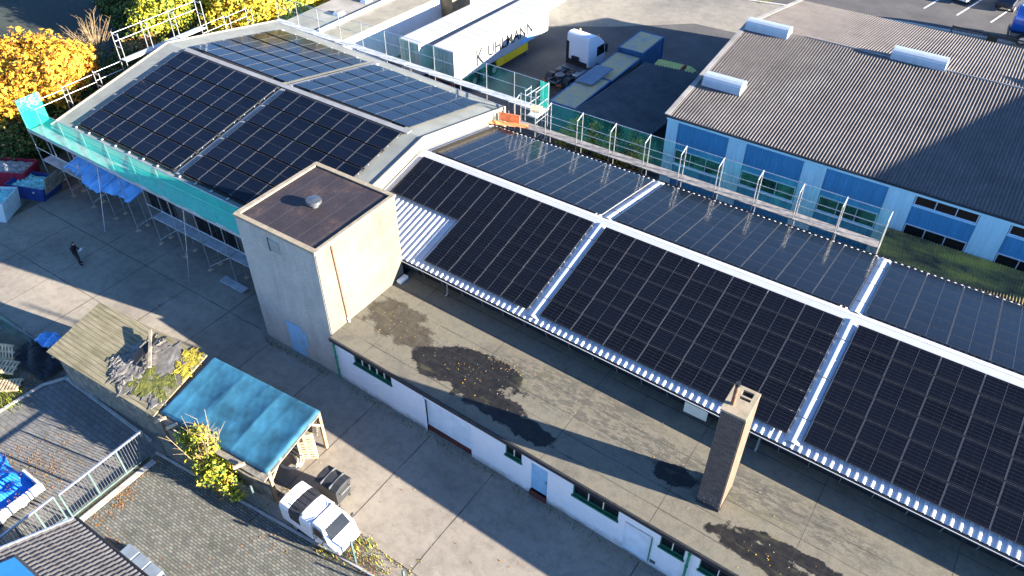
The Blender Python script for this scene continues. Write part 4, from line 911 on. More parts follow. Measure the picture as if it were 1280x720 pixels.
container('rust-roofed container in the middle of the lorry yard row', -27.75, -25.55, 51.9, 56.8, 2.5, 'container_blue', 'rusty_roof')
container('bright blue container at the far end of the lorry yard row', -27.7, -25.5, 57.0, 60.9, 2.85, 'container_blue', 'rusty_roof')
b = MB(); b.box((-.78, -1.6, 0), (.78, 1.6, .1), 'slab_blue', top=(.03, .03)); o = tag(b.build('sheet_panel', bevel=.02), 'pale grey-blue panel lying tilted across two container roofs', 'panel'); o.location = (-26.95, 51.5, 2.72); o.rotation_euler = (R_(2), R_(-4), R_(-3))
SIN3 = [(i/8, .1*(1-math.cos(2*math.pi*i/8))/2) for i in range(8)]
dc = thing('dark_canopy', 'dark corrugated canopy roof between the containers and the blue hall', 'canopy', (-22.3, 51, 0))
b = MB(); corrugated(b, Patch((-25.35, 45.7, 2.75), (-19.2, 45.4, 2.65), (-18.3, 56.5, 2.72), (-24.7, 55.7, 2.72)), .24, SIN3, 'fibre_dark', True, (0, .5, 1)); b.build('roof', dc, W=True)
for x, y in ((-25.1, 46), (-19.4, 45.8), (-18.8, 56.2), (-24.7, 56), (-22.2, 45.9), (-22, 56.1)):
    b = MB(); b.box((x-.07, y-.07, 0), (x+.07, y+.07, 2.64), 'wood'); b.build('post', dc, W=True)
b = MB(); b.bar((-25.35, 45.75, 2.6), (-19.2, 45.45, 2.5), .1, .2, 'black_sheet'); b.build('beam', dc, W=True)
b = MB(); b.box((-25.2, 47.5, 0), (-25.1, 55.8, 2.6), 'black_sheet'); b.build('side_wall', dc, W=True)

def small_van(lab, loc, yaw, m, beacon):
    t = thing('parked_van', lab, 'van', loc, yaw)
    pr = [(-2.3, .45), (2.35, .45), (2.4, .95), (1.75, 1.2), (1.05, 2.1), (.6, 2.28), (-2.15, 2.28), (-2.3, 2.1)]
    b = MB(); b.extrude_y(pr, -.85, .85, m); bo = b.build('body', t, bevel=.06)
    b = MB(); nn = Vector((.03, 0, .02)); b.face([Vector((1.72, -.74, 1.24))+nn, Vector((1.72, .74, 1.24))+nn, Vector((1.1, .68, 2.03))+nn, Vector((1.1, -.68, 2.03))+nn], 'glass_dark'); b.build('windscreen', bo)
    for s in (-1, 1):
        b = MB(); pts = [(.2, s*.856, 1.3), (1.45, s*.856, 1.3), (.95, s*.856, 1.95), (.2, s*.856, 1.95)]; b.face(pts if s < 0 else pts[::-1], 'glass_dark'); b.build('side_window', bo)
    for x in (-1.4, 1.5):
        for s in (-1, 1): b = MB(); b.wheel((x, s*.76, .34), .34, .2, (0, 1, 0), 'black_rubber', 'steel'); b.build('wheel', t)
    b = MB()
    for i in range(6): b.box((-2.0+i*.42, -.8, 2.28), (-1.94+i*.42, .8, 2.3), m)
    b.build('roof_rib', bo)['kind'] = 'stuff'
    if beacon:
        b = MB(); b.box((.05, -.62, 2.3), (.35, .62, 2.36), 'black_plastic'); lb = b.build('light_bar', bo)
        for y in (-.4, 0, .4): b = MB(); b.tube((.2, y, 2.36), (.2, y, 2.48), .12, 'red_lamp', 10, .08); b.build('beacon', lb)
    return t
small_van('yellow van with red-orange beacon bar behind the dark corrugated canopy', (-22.2, 57.3, 0), R_(4), 'yellow_van', True)
def car(name, lab, loc, yaw, m):
    t = thing(name, lab, 'car', loc, yaw, 'cars on the far street')
    b = MB(); b.extrude_y([(-2.1, .35), (2.1, .35), (2.15, .75), (1.1, .95), (.45, 1.42), (-1.2, 1.45), (-1.95, 1.0), (-2.15, .85)], -.85, .85, m); bo = b.build('body', t, bevel=.08)
    b = MB(); b.face([(1.09, -.7, 1.0), (1.09, .7, 1.0), (.52, .64, 1.4), (.52, -.64, 1.4)], 'glass_dark'); b.build('windscreen', bo)
    for s in (-1, 1):
        b = MB(); pts = [(-1.5, s*.856, .98), (.95, s*.856, .98), (.4, s*.856, 1.36), (-1.15, s*.856, 1.36)]; b.face(pts if s < 0 else pts[::-1], 'glass_dark'); b.build('side_window', bo)
        b = MB(); b.box((2.1, s*.6-.18, .6), (2.17, s*.6+.18, .74), 'alu'); b.build('headlight', bo)
    for x in (-1.35, 1.35):
        for s in (-1, 1): b = MB(); b.wheel((x, s*.78, .31), .31, .2, (0, 1, 0), 'black_rubber', 'steel'); b.build('wheel', t)
car('parked_car', 'white car at the top edge beyond the far street kerb', (-6.4, 93.2, 0), R_(75), 'car_white')
car('parked_car', 'dark car parked near the blue tank at the top right', (-2.3, 93.6, 0), R_(75), 'car_dark')
car('parked_car', 'white car at the top edge beside the grass strip', (-26.0, 85.2, 0), R_(8), 'car_white')
sheet('grass_verge', [(-32, 82), (-23.5, 79.9), (-22.6, 81.6), (-28, 84), (-33, 85)], .014, 'moss')
tk = thing('tank_trailer', 'shiny blue tank trailer at the right edge beyond the blue hall', 'trailer', (3.2, 85.2, 0), R_(6))
b = MB(); n = 20; b.extrude_x([(1.25*math.cos(2*math.pi*i/n), 2.05+1.2*math.sin(2*math.pi*i/n)) for i in range(n)], -4.6, 4.6, 'truck_blue', True); b.build('tank', tk)
b = MB(); b.box((-4.5, -.9, .7), (4.5, .9, .95), 'steel_dark'); b.build('chassis', tk)
b = MB(); b.box((-4.72, -1.25, .5), (-4.6, 1.25, .95), 'black_plastic'); b.build('bumper', tk)
b = MB(); b.box((-4.4, -.3, 3.2), (4.4, .3, 3.27), 'alu'); b.build('walkway', tk)
for x in (-3.4, -2.1, 3):
    for s in (-1, 1): b = MB(); b.wheel((x, s*1.0, .5), .5, .3, (0, 1, 0), 'black_rubber', 'steel'); b.build('wheel', tk)
gk = thing('black_gate', 'black steel gate behind the far eave of the blue hall', 'gate', (-2.7, 80.6, 0))
b = MB()
for z in (.15, 1.55): b.box((-3.1, -.04, z), (3.6, .04, z+.1), 'gate_black')
for x in (-3.1, -.05, .7, 3.55): b.box((x, -.05, 0), (x+.1, .05, 1.7), 'gate_black')
b.build('frame', gk)
b = MB()
for i in range(44): b.tube((-3+i*.15, 0, .2), (-3+i*.15, 0, 1.58), .016, 'gate_black', 4)
b.build('bar', gk)['kind'] = 'stuff'
b = MB(); b.box((.0, -.06, .3), (.7, .02, 1.45), 'gate_black'); b.build('lock_panel', gk)

# ------------------------------------------------------------------ foreground: shed, canopy, three-wheeler, bin
sh = thing('wooden_shed', 'old grey board-roofed shed with torn felt and moss', 'shed', (-31.3, 11.9, 0))
shp = Patch((-34.9, 9.85, 2.45), (-26.9, 10.2, 2.5), (-27.75, 14.1, 2.75), (-35.65, 13.5, 2.7))
b = MB(); up = Vector((0, 0, .09)); A, B, C_, D = shp.A, shp.B, shp.C, shp.D
b.mesh([A, B, C_, D, A-up, B-up, C_-up, D-up], [(0, 1, 2, 3), (7, 6, 5, 4), (0, 4, 5, 1), (1, 5, 6, 2), (3, 2, 6, 7), (0, 3, 7, 4)], 'shed_board'); sr = b.build('roof', sh, W=True)
b = MB()
for pts in ([(-34.6, 10.15), (-27.1, 10.5)], [(-27.1, 10.5), (-27.95, 13.85)], [(-27.95, 13.85), (-35.3, 13.25)], [(-35.3, 13.25), (-34.6, 10.15)]): b.bar((*pts[0], 1.18), (*pts[1], 1.18), .08, 2.36, 'wood_grey')
b.build('wall', sh, W=True)
for i in range(9):
    p = shp.p((i+.5)/9, .0); b = MB(); b.box((p.x-.05, p.y-.02, p.z-.2), (p.x+.05, p.y+.5, p.z-.09), 'wood_pale'); b.build('rafter', sh, W=True)
def rpatch(name, poly, m, amp, n=22, seed=1, lift=.05):
    n *= 2
    "crumpled sheet over a 4-corner region of the shed roof given in roof (u, v)"
    rr = random.Random(seed); b = MB(); cs = [rr.uniform(0, 9) for _ in range(6)]
    A, B, C_, D = [Vector((*p, 0)) for p in poly]
    def fn(u, v):
        q = (A*(1-u)+B*u)*(1-v)+(D*(1-u)+C_*u)*v; e = min(u, 1-u, v, 1-v)
        q.x += (.018*math.sin(v*11+cs[0])+.014*math.sin(v*31+cs[1])+.008*math.sin(v*63))*(2*abs(u-.5)); q.y += (.05*math.sin(u*9+cs[2])+.04*math.sin(u*27+cs[3])+.025*math.sin(u*59))*(2*abs(v-.5))
        p = shp.p(q.x, q.y); h = abs(math.sin(u*7+v*5+cs[4])+.6*math.sin(v*13-u*6+cs[5])+.4*math.sin(u*23+v*19)); return (p.x, p.y, p.z+lift*.5+amp*(.35 if 'felt' in m else .12)*h*min(1, e*8+.1)+rr.uniform(0, amp*.04))
    b.grid(n, n, fn, m); return b.build(name, sr)
rpatch('torn_felt', [(.64, .05), (.99, .16), (.97, .93), (.60, .88)], 'torn_felt', .035, 26, 4)
rpatch('torn_felt', [(.5, .18), (.66, .06), (.76, .5), (.56, .62)], 'torn_felt', .06, 18, 8, .07)
rpatch('torn_felt', [(.44, .3), (.56, .24), (.66, .9), (.56, .86)], 'torn_felt', .12, 18, 12, .05)
rpatch('moss_patch', [(.68, .14), (.97, .2), (.96, .52), (.72, .48)], 'moss', .06, 30, 5, .08)
rpatch('moss_patch', [(.885, .62), (.995, .62), (.985, .97), (.86, .95)], 'moss_yellow', .02, 20, 6, .08)
b = MB(); P0 = [shp.p(.585, .48)+Vector((0, 0, .24)), shp.p(.655, .42)+Vector((0, 0, .27)), shp.p(.65, .84)+Vector((0, 0, .3)), shp.p(.60, .86)+Vector((0, 0, .28))]; b.prism([tuple(p) for p in P0], -.05, .03, 'black_sheet'); b.build('roof_hole', sr)
b = MB(); b.bar(at(188, 413, 3.1), at(187, 459, 2.85), .13, .13, 'wood_grey'); tag(b.build('roof_beam'), 'loose grey beam lying over the torn shed roof', 'beam')
# tarpaulin canopy
cp = thing('tarp_canopy', 'open wooden canopy covered with creased bright blue tarpaulin', 'canopy', (-23.8, 12.5, 0))
cpp = Patch((-26.9, 10.55, 2.5), (-20.15, 10.95, 2.5), (-20.6, 14.7, 2.68), (-27.5, 14.25, 2.68))
def tarp(u, v):
    p = cpp.p(u, v); f = u*6.0+.25*math.sin(u*9); e = .016*(abs((f+.1*math.sin(v*4)) % 1-.5)*2)**3*(.5+.5*math.sin(u*11+1)**2)-.07*math.sin(math.pi*v)*abs(math.sin(u*6*math.pi*.5)); dr = -.12*max(0, (.02-min(u, 1-u, v, 1-v))/.02)
    return (p.x, p.y, p.z+.06+e+dr+.002*math.sin(u*31+v*17)+.0015*math.sin(v*43-u*23)+.0012*math.sin(u*97+v*29)+.002*math.sin(v*9+u*21))
b = MB(); b.grid(110, 50, tarp, 'tarp_blue'); b.build('tarpaulin', cp, W=True)
b = MB()
b.prism([tuple(cpp.p(-.01, -.08)), tuple(cpp.p(1.01, -.08)), tuple(cpp.p(1.0, .98)), tuple(cpp.p(0, .98))], -.2, -.14, 'wood_grey'); b.build('roof_board', cp, W=True)
for u, v in ((.01, .03), (.99, .03), (.99, .97), (.01, .97), (.5, .03), (.5, .97)):
    p = cpp.p(u, v); b = MB(); b.box((p.x-.07, p.y-.07, 0), (p.x+.07, p.y+.07, p.z-.06), 'wood'); b.build('post', cp, W=True)
for u0, v0_, u1, v1_ in ((.99, .03, .99, .25), (.99, .97, .99, .78)):
    p, q_ = cpp.p(u0, v0_), cpp.p(u1, v1_); b = MB(); b.bar((p.x, p.y, 1.7), (q_.x, q_.y, q_.z-.1), .08, .08, 'wood_pale'); b.build('brace', cp, W=True)
for u in (.06, .17, .8): p = cpp.p(u, -.09); b = MB(); b.bar((p.x-.15, p.y-.2, p.z-.02), (p.x+.1, p.y+.25, p.z+.02), .12, .1, 'wood_pale'); b.build('rafter_end', cp, W=True)
b = MB(); b.box((-27.2, 10.75, 0), (-20.3, 10.83, 1.2), 'wood_grey', rot=math.atan(.055)); b.build('back_boarding', cp, W=True)
def pallet(lab, loc, rot, grp):
    t = thing('wooden_pallet', lab, 'pallet', loc, 0, grp); t.rotation_euler = rot
    for i in range(7): b = MB(); b.box((-.6+i*.185, -.4, .12), (-.5+i*.185, .4, .142), 'wood_pale'); b.build('slat', t)
    for y in (-.36, 0, .36): b = MB(); b.box((-.6, y-.05, 0), (.61, y+.05, .12), 'wood_pale'); b.build('bearer', t)
pallet('wooden pallet leaning upright under the right end of the blue canopy, front one', (-20.95, 13.75, .62), (R_(90), R_(90), R_(35)), 'pallets under the blue canopy')
pallet('wooden pallet leaning upright behind another under the blue canopy', (-21.35, 14.0, .62), (R_(86), R_(90), R_(35)), 'pallets under the blue canopy')
pallet('wooden pallet lying flat in the canopy shade', (-22.6, 13.2, .02), (0, 0, R_(20)), 'pallets under the blue canopy')
b = MB(); pts = [Vector((-21.6+.5*math.cos(a*.35)*(1+.02*a), 13.0+.32*math.sin(a*.35)*(1+.02*a), .05+.006*a)) for a in range(46)]
for p, q_ in zip(pts, pts[1:]): b.tube(p, q_, .035, 'pale_board', 6, cap=False)
tag(b.build('coiled_hose'), 'coiled pale hose on the ground in front of the pallets', 'hose')
b = MB(); rr = random.Random(5)
for i in range(9): z = 1.1+i*.12; b.bar((-21.9, 14.3, z), (-20.8, 14.35+.02*i, z), .1, .05, 'wood_grey')
tag(b.build('slatted_rack'), 'dark slatted rack standing at the back right of the blue canopy', 'rack')
# three-wheeled mini truck, forward = +x
ap = thing('mini_truck', 'small white three-wheeled mini truck with striped tarp cover', 'mini truck', (-17.45, 11.2, 0), R_(-1))
b = MB(); b.box((-1.75, -.5, .35), (1.2, .5, .5), 'steel_dark'); b.build('chassis', ap)
b = MB(); b.box((-1.78, -.74, .5), (.12, .74, .95), 'truck_white'); b.build('load_bed', ap, bevel=.03)
segs = [(-1.78, -1.2, 'truck_white'), (-1.2, -.55, 'black_plastic'), (-.55, .1, 'truck_white')]
cv = None
for i, (x0, x1, mm) in enumerate(segs):
    b = MB(); pr = [(-.74, .95), (-.74, 1.45), (-.66, 1.62), (-.3, 1.7), (.3, 1.7), (.66, 1.62), (.74, 1.45), (.74, .95)]
    b.extrude_x(pr, x0, x1, mm); o = b.build('cover_panel', ap, bevel=.02)
    if mm == 'black_plastic':
        for y in (-.45, -.15, .15, .45): b = MB(); b.box((x0+.02, y-.015, 1.705), (x1-.02, y+.015, 1.72), 'black_rubber'); b.build('strap', o)
b = MB(); cpv = [(.12, .42), (1.55, .42), (1.62, .62), (1.5, .95), (1.18, 1.12), (.78, 1.68), (.2, 1.72), (.12, 1.6)]
vs_, hw = [], lambda z: .72 if z < 1.2 else .72-.12*(z-1.2)/.5
for s in (-1, 1): vs_ += [(x, s*hw(z)*(1 if x < 1.2 else .86), z) for x, z in cpv]
n = len(cpv); b.mesh(vs_, [tuple(range(n)), tuple(range(2*n-1, n-1, -1))]+[(i, n+i, n+(i+1) % n, (i+1) % n) for i in range(n)], 'truck_white'); ck = b.build('cab', ap, bevel=.05)
b = MB(); nn = Vector((.04, 0, .03)); b.face([Vector((1.16, -.56, 1.17))+nn, Vector((1.16, .56, 1.17))+nn, Vector((.82, .52, 1.62))+nn, Vector((.82, -.52, 1.62))+nn], 'glass_dark'); b.build('windscreen', ck)
for s in (-1, 1):
    b = MB(); pts = [(.25, s*.728, 1.05), (1.02, s*.722, 1.05), (.72, s*.678, 1.56), (.25, s*.678, 1.56)]; b.face(pts if s < 0 else pts[::-1], 'glass_dark'); b.build('side_window', ck)
    b = MB(); b.tube((1.52, s*.42, .78), (1.58, s*.42, .78), .1, 'alu', 12); b.build('headlight', ck)
    b = MB(); b.box((.95, s*.86-.06, 1.05), (1.02, s*.86+.06, 1.25), 'black_plastic'); b.tube((.98, s*.7, 1.1), (.98, s*.86, 1.12), .012, 'black_plastic'); b.build('mirror', ck)
    b = MB(); b.wheel((-1.1, s*.6, .27), .27, .16, (0, 1, 0), 'black_rubber', 'steel'); b.build('wheel', ap)
for s in (-1, 1):
    for x in (.2, 1.08): b = MB(); b.box((x, s*.735-.006, .5), (x+.018, s*.735+.006, 1.1), 'black_plastic'); b.build('door_seam', ck)
    b = MB(); b.box((.32, s*.745-.012, .92), (.46, s*.745+.012, .95), 'black_plastic'); b.build('door_handle', ck)
    b = MB(); b.box((1.52, s*.6-.05, .62), (1.6, s*.6+.05, .7), 'orange_board'); b.build('indicator', ck)
    b = MB(); b.box((-1.8, s*.6-.06, .55), (-1.77, s*.6+.06, .72), 'red_lamp'); b.build('tail_light', ap)
b = MB(); b.box((.2, -.6, 1.722), (.225, .6, 1.735), 'alu'); b.box((1.3, -.012, .97), (1.52, .012, .985), 'black_plastic'); b.bar((1.12, -.3, 1.24), (.98, .15, 1.45), .02, .015, 'black_plastic'); b.build('wiper', ck)
b = MB(); b.wheel((1.2, 0, .27), .27, .16, (0, 1, 0), 'black_rubber', 'steel'); b.build('wheel', ap)
b = MB(); b.box((1.5, -.25, .45), (1.64, .25, .6), 'black_plastic'); b.build('bumper', ck)
# wheeled bin
bn = thing('wheeled_bin', 'large black wheeled refuse bin behind the white mini truck', 'bin', (-18.35, 12.85, 0), R_(2))
b = MB(); b.box((-.6, -.48, 1.18), (.6, .48, .2), 'black_plastic', top=(.08, .06)); b.build('body', bn, bevel=.03)
b = MB(); b.extrude_x([(-.52, 1.18), (.52, 1.18), (.5, 1.3), (.2, 1.42), (-.2, 1.42), (-.5, 1.3)], -.66, .66, 'black_plastic'); ll = b.build('lid', bn, bevel=.03)
for x in (-.25, .25): b = MB(); b.box((x-.02, -.5, 1.3), (x+.02, .5, 1.44), 'steel_dark'); b.build('lid_rib', ll)
for x in (-.45, .45):
    for y in (-.35, .35): b = MB(); b.wheel((x, y, .1), .1, .05, (0, 1, 0), 'black_rubber', 'steel'); b.build('wheel', bn)
for s in (-1, 1): b = MB(); b.tube((s*.62, -.3, 1.0), (s*.72, -.3, 1.0), .03, 'steel_dark'); b.tube((s*.72, -.3, 1.0), (s*.72, .3, 1.0), .025, 'steel_dark'); b.tube((s*.62, .3, 1.0), (s*.72, .3, 1.0), .03, 'steel_dark'); b.build('handle', bn)

# ------------------------------------------------------------------ fences, gates, tiled roof, driveway things
fe = thing('mesh_fence', 'dark green wire mesh fence along the paved yard below the mini truck', 'fence', (-19, 10.6, 0))
FP = [(x, 9.88+.083*(x+26.9)*.985) for x in (-26.6, -23.7, -20.8, -17.9, -15.3, -12.7, -10.1)]
for x, y in FP: b = MB(); b.box((x-.04, y-.04, 0), (x+.04, y+.04, 1.75), 'fence_green'); b.build('post', fe, W=True)
for (a, c) in zip(FP, FP[1:]):
    b = MB(); L = math.hypot(c[0]-a[0], c[1]-a[1]); hgt = 1.5
    if a[0] < -18: b.face([(0, 0, .1), (L, 0, .1), (L, 0, hgt), (0, 0, hgt)], 'wire_mesh')
    else: b.face([(0, 0, .1), (L, 0, .1), (L, 0, .9), (0, 0, .9)], 'wire_mesh')
    o = b.build('mesh_panel', fe); o.location = (a[0]+19, a[1]-10.6, 0); o.rotation_euler.z = math.atan2(c[1]-a[1], c[0]-a[0])
def bar_gate(name, lab, x, y0, y1, h, grp=None):
    t = thing(name, lab, 'gate', (x, y0, 0), 0, grp); L = y1-y0
    for z in (.08, h-.07): b = MB(); b.box((-.04, 0, z), (.04, L, z+.09), 'steel' if z > 1 else 'fence_green'); b.build('rail', t)
    n = int(L/.135)
    for i in range(1, n): b = MB(); b.tube((0, L*i/n, .17), (0, L*i/n, h-.07), .013, 'steel_dark', 5); b.build('bar', t)
    for y in [0]+[L*k/3 for k in (1, 2)]+[L]: b = MB(); b.box((-.035, y-.035, .05), (.035, y+.035, h), 'fence_green'); b.build('post', t)
    return t
bar_gate('sliding_gate', 'long grey steel bar gate between the driveway and paved yard', -27.3, 5.4, 9.6, 1.8)
bar_gate('fence_panel', 'shorter steel bar panel between the white trough and the tiled roof', -27.45, 2.6, 5.2, 1.75)
tt = thing('tiled_house', 'dark tiled house roof with blue roof window at bottom left', 'house', (-22.5, 2, 0))
tp = Patch((-24.6, 4.85, 2.95), (-15, 4.85, 2.95), (-15, -1.0, 5.9), (-24.6, -1.0, 5.9)); nrow = 20
b = MB(); nxx = 44*6; V = []; rows_v = []
_, ex_, ey_, nn_ = tp.frame(.5, .5)
for j in range(nrow):
    for k in (0, 1):
        v = (j+k*.98)/nrow
        rows_v.append((v, .045*(1-k)))
for v, hs in rows_v:
    for i in range(nxx+1):
        u = i/nxx; p = tp.p(u, v)+nn_*0; h = .05*(.5+.5*math.sin(u*44*2*math.pi))+hs; V.append(p-nn_*h if nn_.z < 0 else p+nn_*h)
F = [(j*(nxx+1)+i, j*(nxx+1)+i+1, (j+1)*(nxx+1)+i+1, (j+1)*(nxx+1)+i) for j in range(len(rows_v)-1) for i in range(nxx)]
b.mesh(V, [f[::-1] for f in F], 'roof_tile', True); tr_ = b.build('roof', tt, W=True)
b = MB(); b.tube((-24.65, 4.93, 2.93), (-15, 4.93, 2.93), .085, 'gutter_black', 8); b.build('gutter', tr_)
b = MB(); b.box((-24.3, -2, 0), (-15, 4.5, 2.85), 'beige_wall'); b.build('wall', tt, W=True)
b = MB(); b.bar(tp.p(0, 0)+Vector((0, 0, .06)), tp.p(0, 1)+Vector((0, 0, .06)), .08, .14, 'steel'); b.build('verge_trim', tr_)
def roofq(px0, py0, px1, py1, px2, py2, px3, py3): pass
o_, ex_, ey_, nz_ = tp.frame(tp.byx(-23.6, .44), .44); nz_ = nz_ if nz_.z > 0 else -nz_
b = MB(); c0 = tp.p(tp.byx(-22.95, .6), .6)
def q3(dx, dv): return tp.p(tp.byx(-22.95+dx, .6+dv), .6+dv)
hw = .95
rect = [q3(-hw, -.2), q3(hw, -.2), q3(hw, .2), q3(-hw, .2)]
rect2 = [p+nz_*.1 for p in rect]; b.mesh([*rect, *rect2], [(0, 1, 5, 4), (1, 2, 6, 5), (2, 3, 7, 6), (3, 0, 4, 7), (4, 5, 6, 7)], 'black_plastic'); rw = b.build('roof_window', tr_)
b = MB(); rect = [q3(-hw+.07, -.18)+nz_*.115, q3(hw-.07, -.18)+nz_*.115, q3(hw-.07, .18)+nz_*.115, q3(-hw+.07, .18)+nz_*.115]; b.face(rect if (rect[1]-rect[0]).cross(rect[3]-rect[0]).z > 0 else rect[::-1], 'roof_glass'); b.build('pane', rw)
for i, (x, dz) in enumerate(((-23.5, .38), (-22.75, .34), (-22.0, .3), (-21.2, .12))):
    b = MB(); b.box((x-.36, 5.0, 0), (x+.36, 5.95, dz), 'slab_blue', top=(.01, .01)); tag(b.build('paving_step', bevel=.015), ('tallest blue-grey block beside the tiled roof gutter', 'second blue-grey block along the tiled roof gutter', 'third blue-grey block along the tiled roof gutter', 'lowest blue-grey block, farthest right along the gutter')[i], 'step', 'blue-grey blocks beside the tiled roof')
# white-sided trough and blue tarpaulin heap
tg = thing('flat_trailer', 'low white-sided trailer with open bed left of the steel gate', 'trailer', (-29.4, 4.4, 0))
b = MB(); b.box((-.16, -1.9, .35), (.0, 1.1, .8), 'white_paint'); b.build('side_board', tg); b = MB(); b.box((-1.4, 1.0, .35), (-.16, 1.1, .8), 'white_paint'); b.build('end_board', tg)
b = MB(); b.box((-1.5, -1.9, .3), (-.16, 1.0, .36), 'wood_grey'); b.build('bed', tg)
for y in (-.6, .4): b = MB(); b.wheel((-.2, y-.3, .28), .28, .18, (1, 0, 0), 'black_rubber', 'steel'); b.build('wheel', tg)
b = MB(); rr = random.Random(9)
def heap(u, v):
    x = -33.3+3.6*u; y = 2.3+3.1*v; e = min(1, 5*min(u, 1-u, v, 1-v)); return (x+.1*math.sin(v*13), y+.1*math.sin(u*11), .35+e*(.35+.12*math.sin(u*17+2*math.sin(v*5))+.08*math.sin(v*19+u*6)+rr.uniform(-.02, .02)))
b.grid(40, 36, heap, 'tarp_brightblue'); tag(b.build('tarp_heap'), 'leaf-strewn bright blue tarpaulin heap beside the white trailer', 'tarpaulin')
pallet('weathered pallet stack top lying at the left edge by the grass', (-38.2, 8.7, .35), (R_(5), R_(8), R_(30)), 'pallets by the driveway')
pallet('pale pallet lying under another near the driveway kerb', (-37.1, 8.15, .05), (0, R_(-3), R_(38)), 'pallets by the driveway')
pallet('pallet propped on its side at the left photo edge', (-39.2, 9.3, .5), (R_(60), 0, R_(25)), 'pallets by the driveway')
b = MB(); rr = random.Random(2); b.grid(14, 10, lambda u, v: (-38.9+1.3*u+.2*v, 10.7+1.0*v, .12+.3*abs(math.sin(u*5+v*3))+rr.uniform(0, .15)), 'tarp_light', False); tag(b.build('plastic_sheet'), 'crumpled light blue plastic sheet beside the shed corner', 'plastic sheet')
b = MB(); b.grid(16, 12, lambda u, v: (-39.2+3.3*u, 9.3+1.5*v, .1+.35*abs(math.sin(u*6+v*4))*math.sin(math.pi*u)*math.sin(math.pi*v)+rr.uniform(0, .1)), 'black_sheet', False); tag(b.build('rubbish_heap'), 'black rubbish heap in the shade left of the shed', 'rubbish')
gf = thing('garden_net_fence', 'sagging green net fence on thin poles at the left edge', 'fence', (-40, 10.2, 0))
for x, y in ((-41.6, 10.3), (-38.8, 10.5)): b = MB(); b.tube((x, y, 0), (x+.1, y, 1.5), .03, 'steel'); b.build('post', gf, W=True)
b = MB(); b.grid(12, 4, lambda u, v: (-43.5+4.8*u, 10.25+.2*u, 1.3*v+.25*v*math.cos(u*9)), 'net_sheer'); b.build('net', gf, W=True)

# skips
def skip(lab, loc, yaw, L, W_, H_, m, fill, fh, grp):
    t = thing('waste_skip', lab, 'skip', loc, yaw, grp); b = MB(); hx, hy = L/2, W_/2; i = .35; th_ = .06
    out = [(-hx, H_), (-hx+i, 0), (hx-i, 0), (hx, H_)]; inn = [(hx-.08, H_), (hx-i-.05, .08), (-hx+i+.05, .08), (-hx+.08, H_)]
    b.extrude_y(out+inn, -hy, hy, m)
    for s in (-1, 1): b.extrude_y(out, s*hy-th_/2, s*hy+th_/2, m)
    bo = b.build('body', t)
    for s in (-1, 1):
        for x in (-hx*.45, hx*.45): b = MB(); b.tube((x, s*hy, H_*.7), (x, s*(hy+.14), H_*.7), .06, 'alu', 8); b.build('lug', bo)
    b = MB(); rr = random.Random(int(L*100)); b.grid(18, 14, lambda u, v: (-hx*.9+2*hx*.9*u, -hy*.93+2*hy*.93*v, H_-.25+fh*math.sin(math.pi*u)*math.sin(math.pi*v)+rr.uniform(-.1, .12)), fill, False); b.build('load', t)
    return t
skip('dark red skip heaped with grey rubble left of the front scaffold', (-55.2, 19.2, 0), R_(28), 3.3, 1.8, 1.3, 'skip_red', 'rubble', .4, 'skips beside the tall hall')
bs = skip('dark blue skip full of pale insulation waste beside the front scaffold', (-52.6, 19.3, 0), R_(20), 3.1, 1.8, 1.0, 'skip_blue', 'foam_teal', .15, 'skips beside the tall hall')
skip('pale open skip cut by the left photo edge', (-52.7, 16.2, 0), R_(32), 3.4, 1.9, 1.5, 'skip_pale', 'foam_teal', .1, 'skips beside the tall hall')
b = MB(); b.box((-.04, -.9, 0), (.04, .9, 1.3), 'wood_grey'); o = tag(b.build('insulation_board'), 'grey board leaning on the right end of the blue skip', 'board'); o.location = (-51.2, 19.9, .6); o.rotation_euler = (0, R_(18), R_(20))

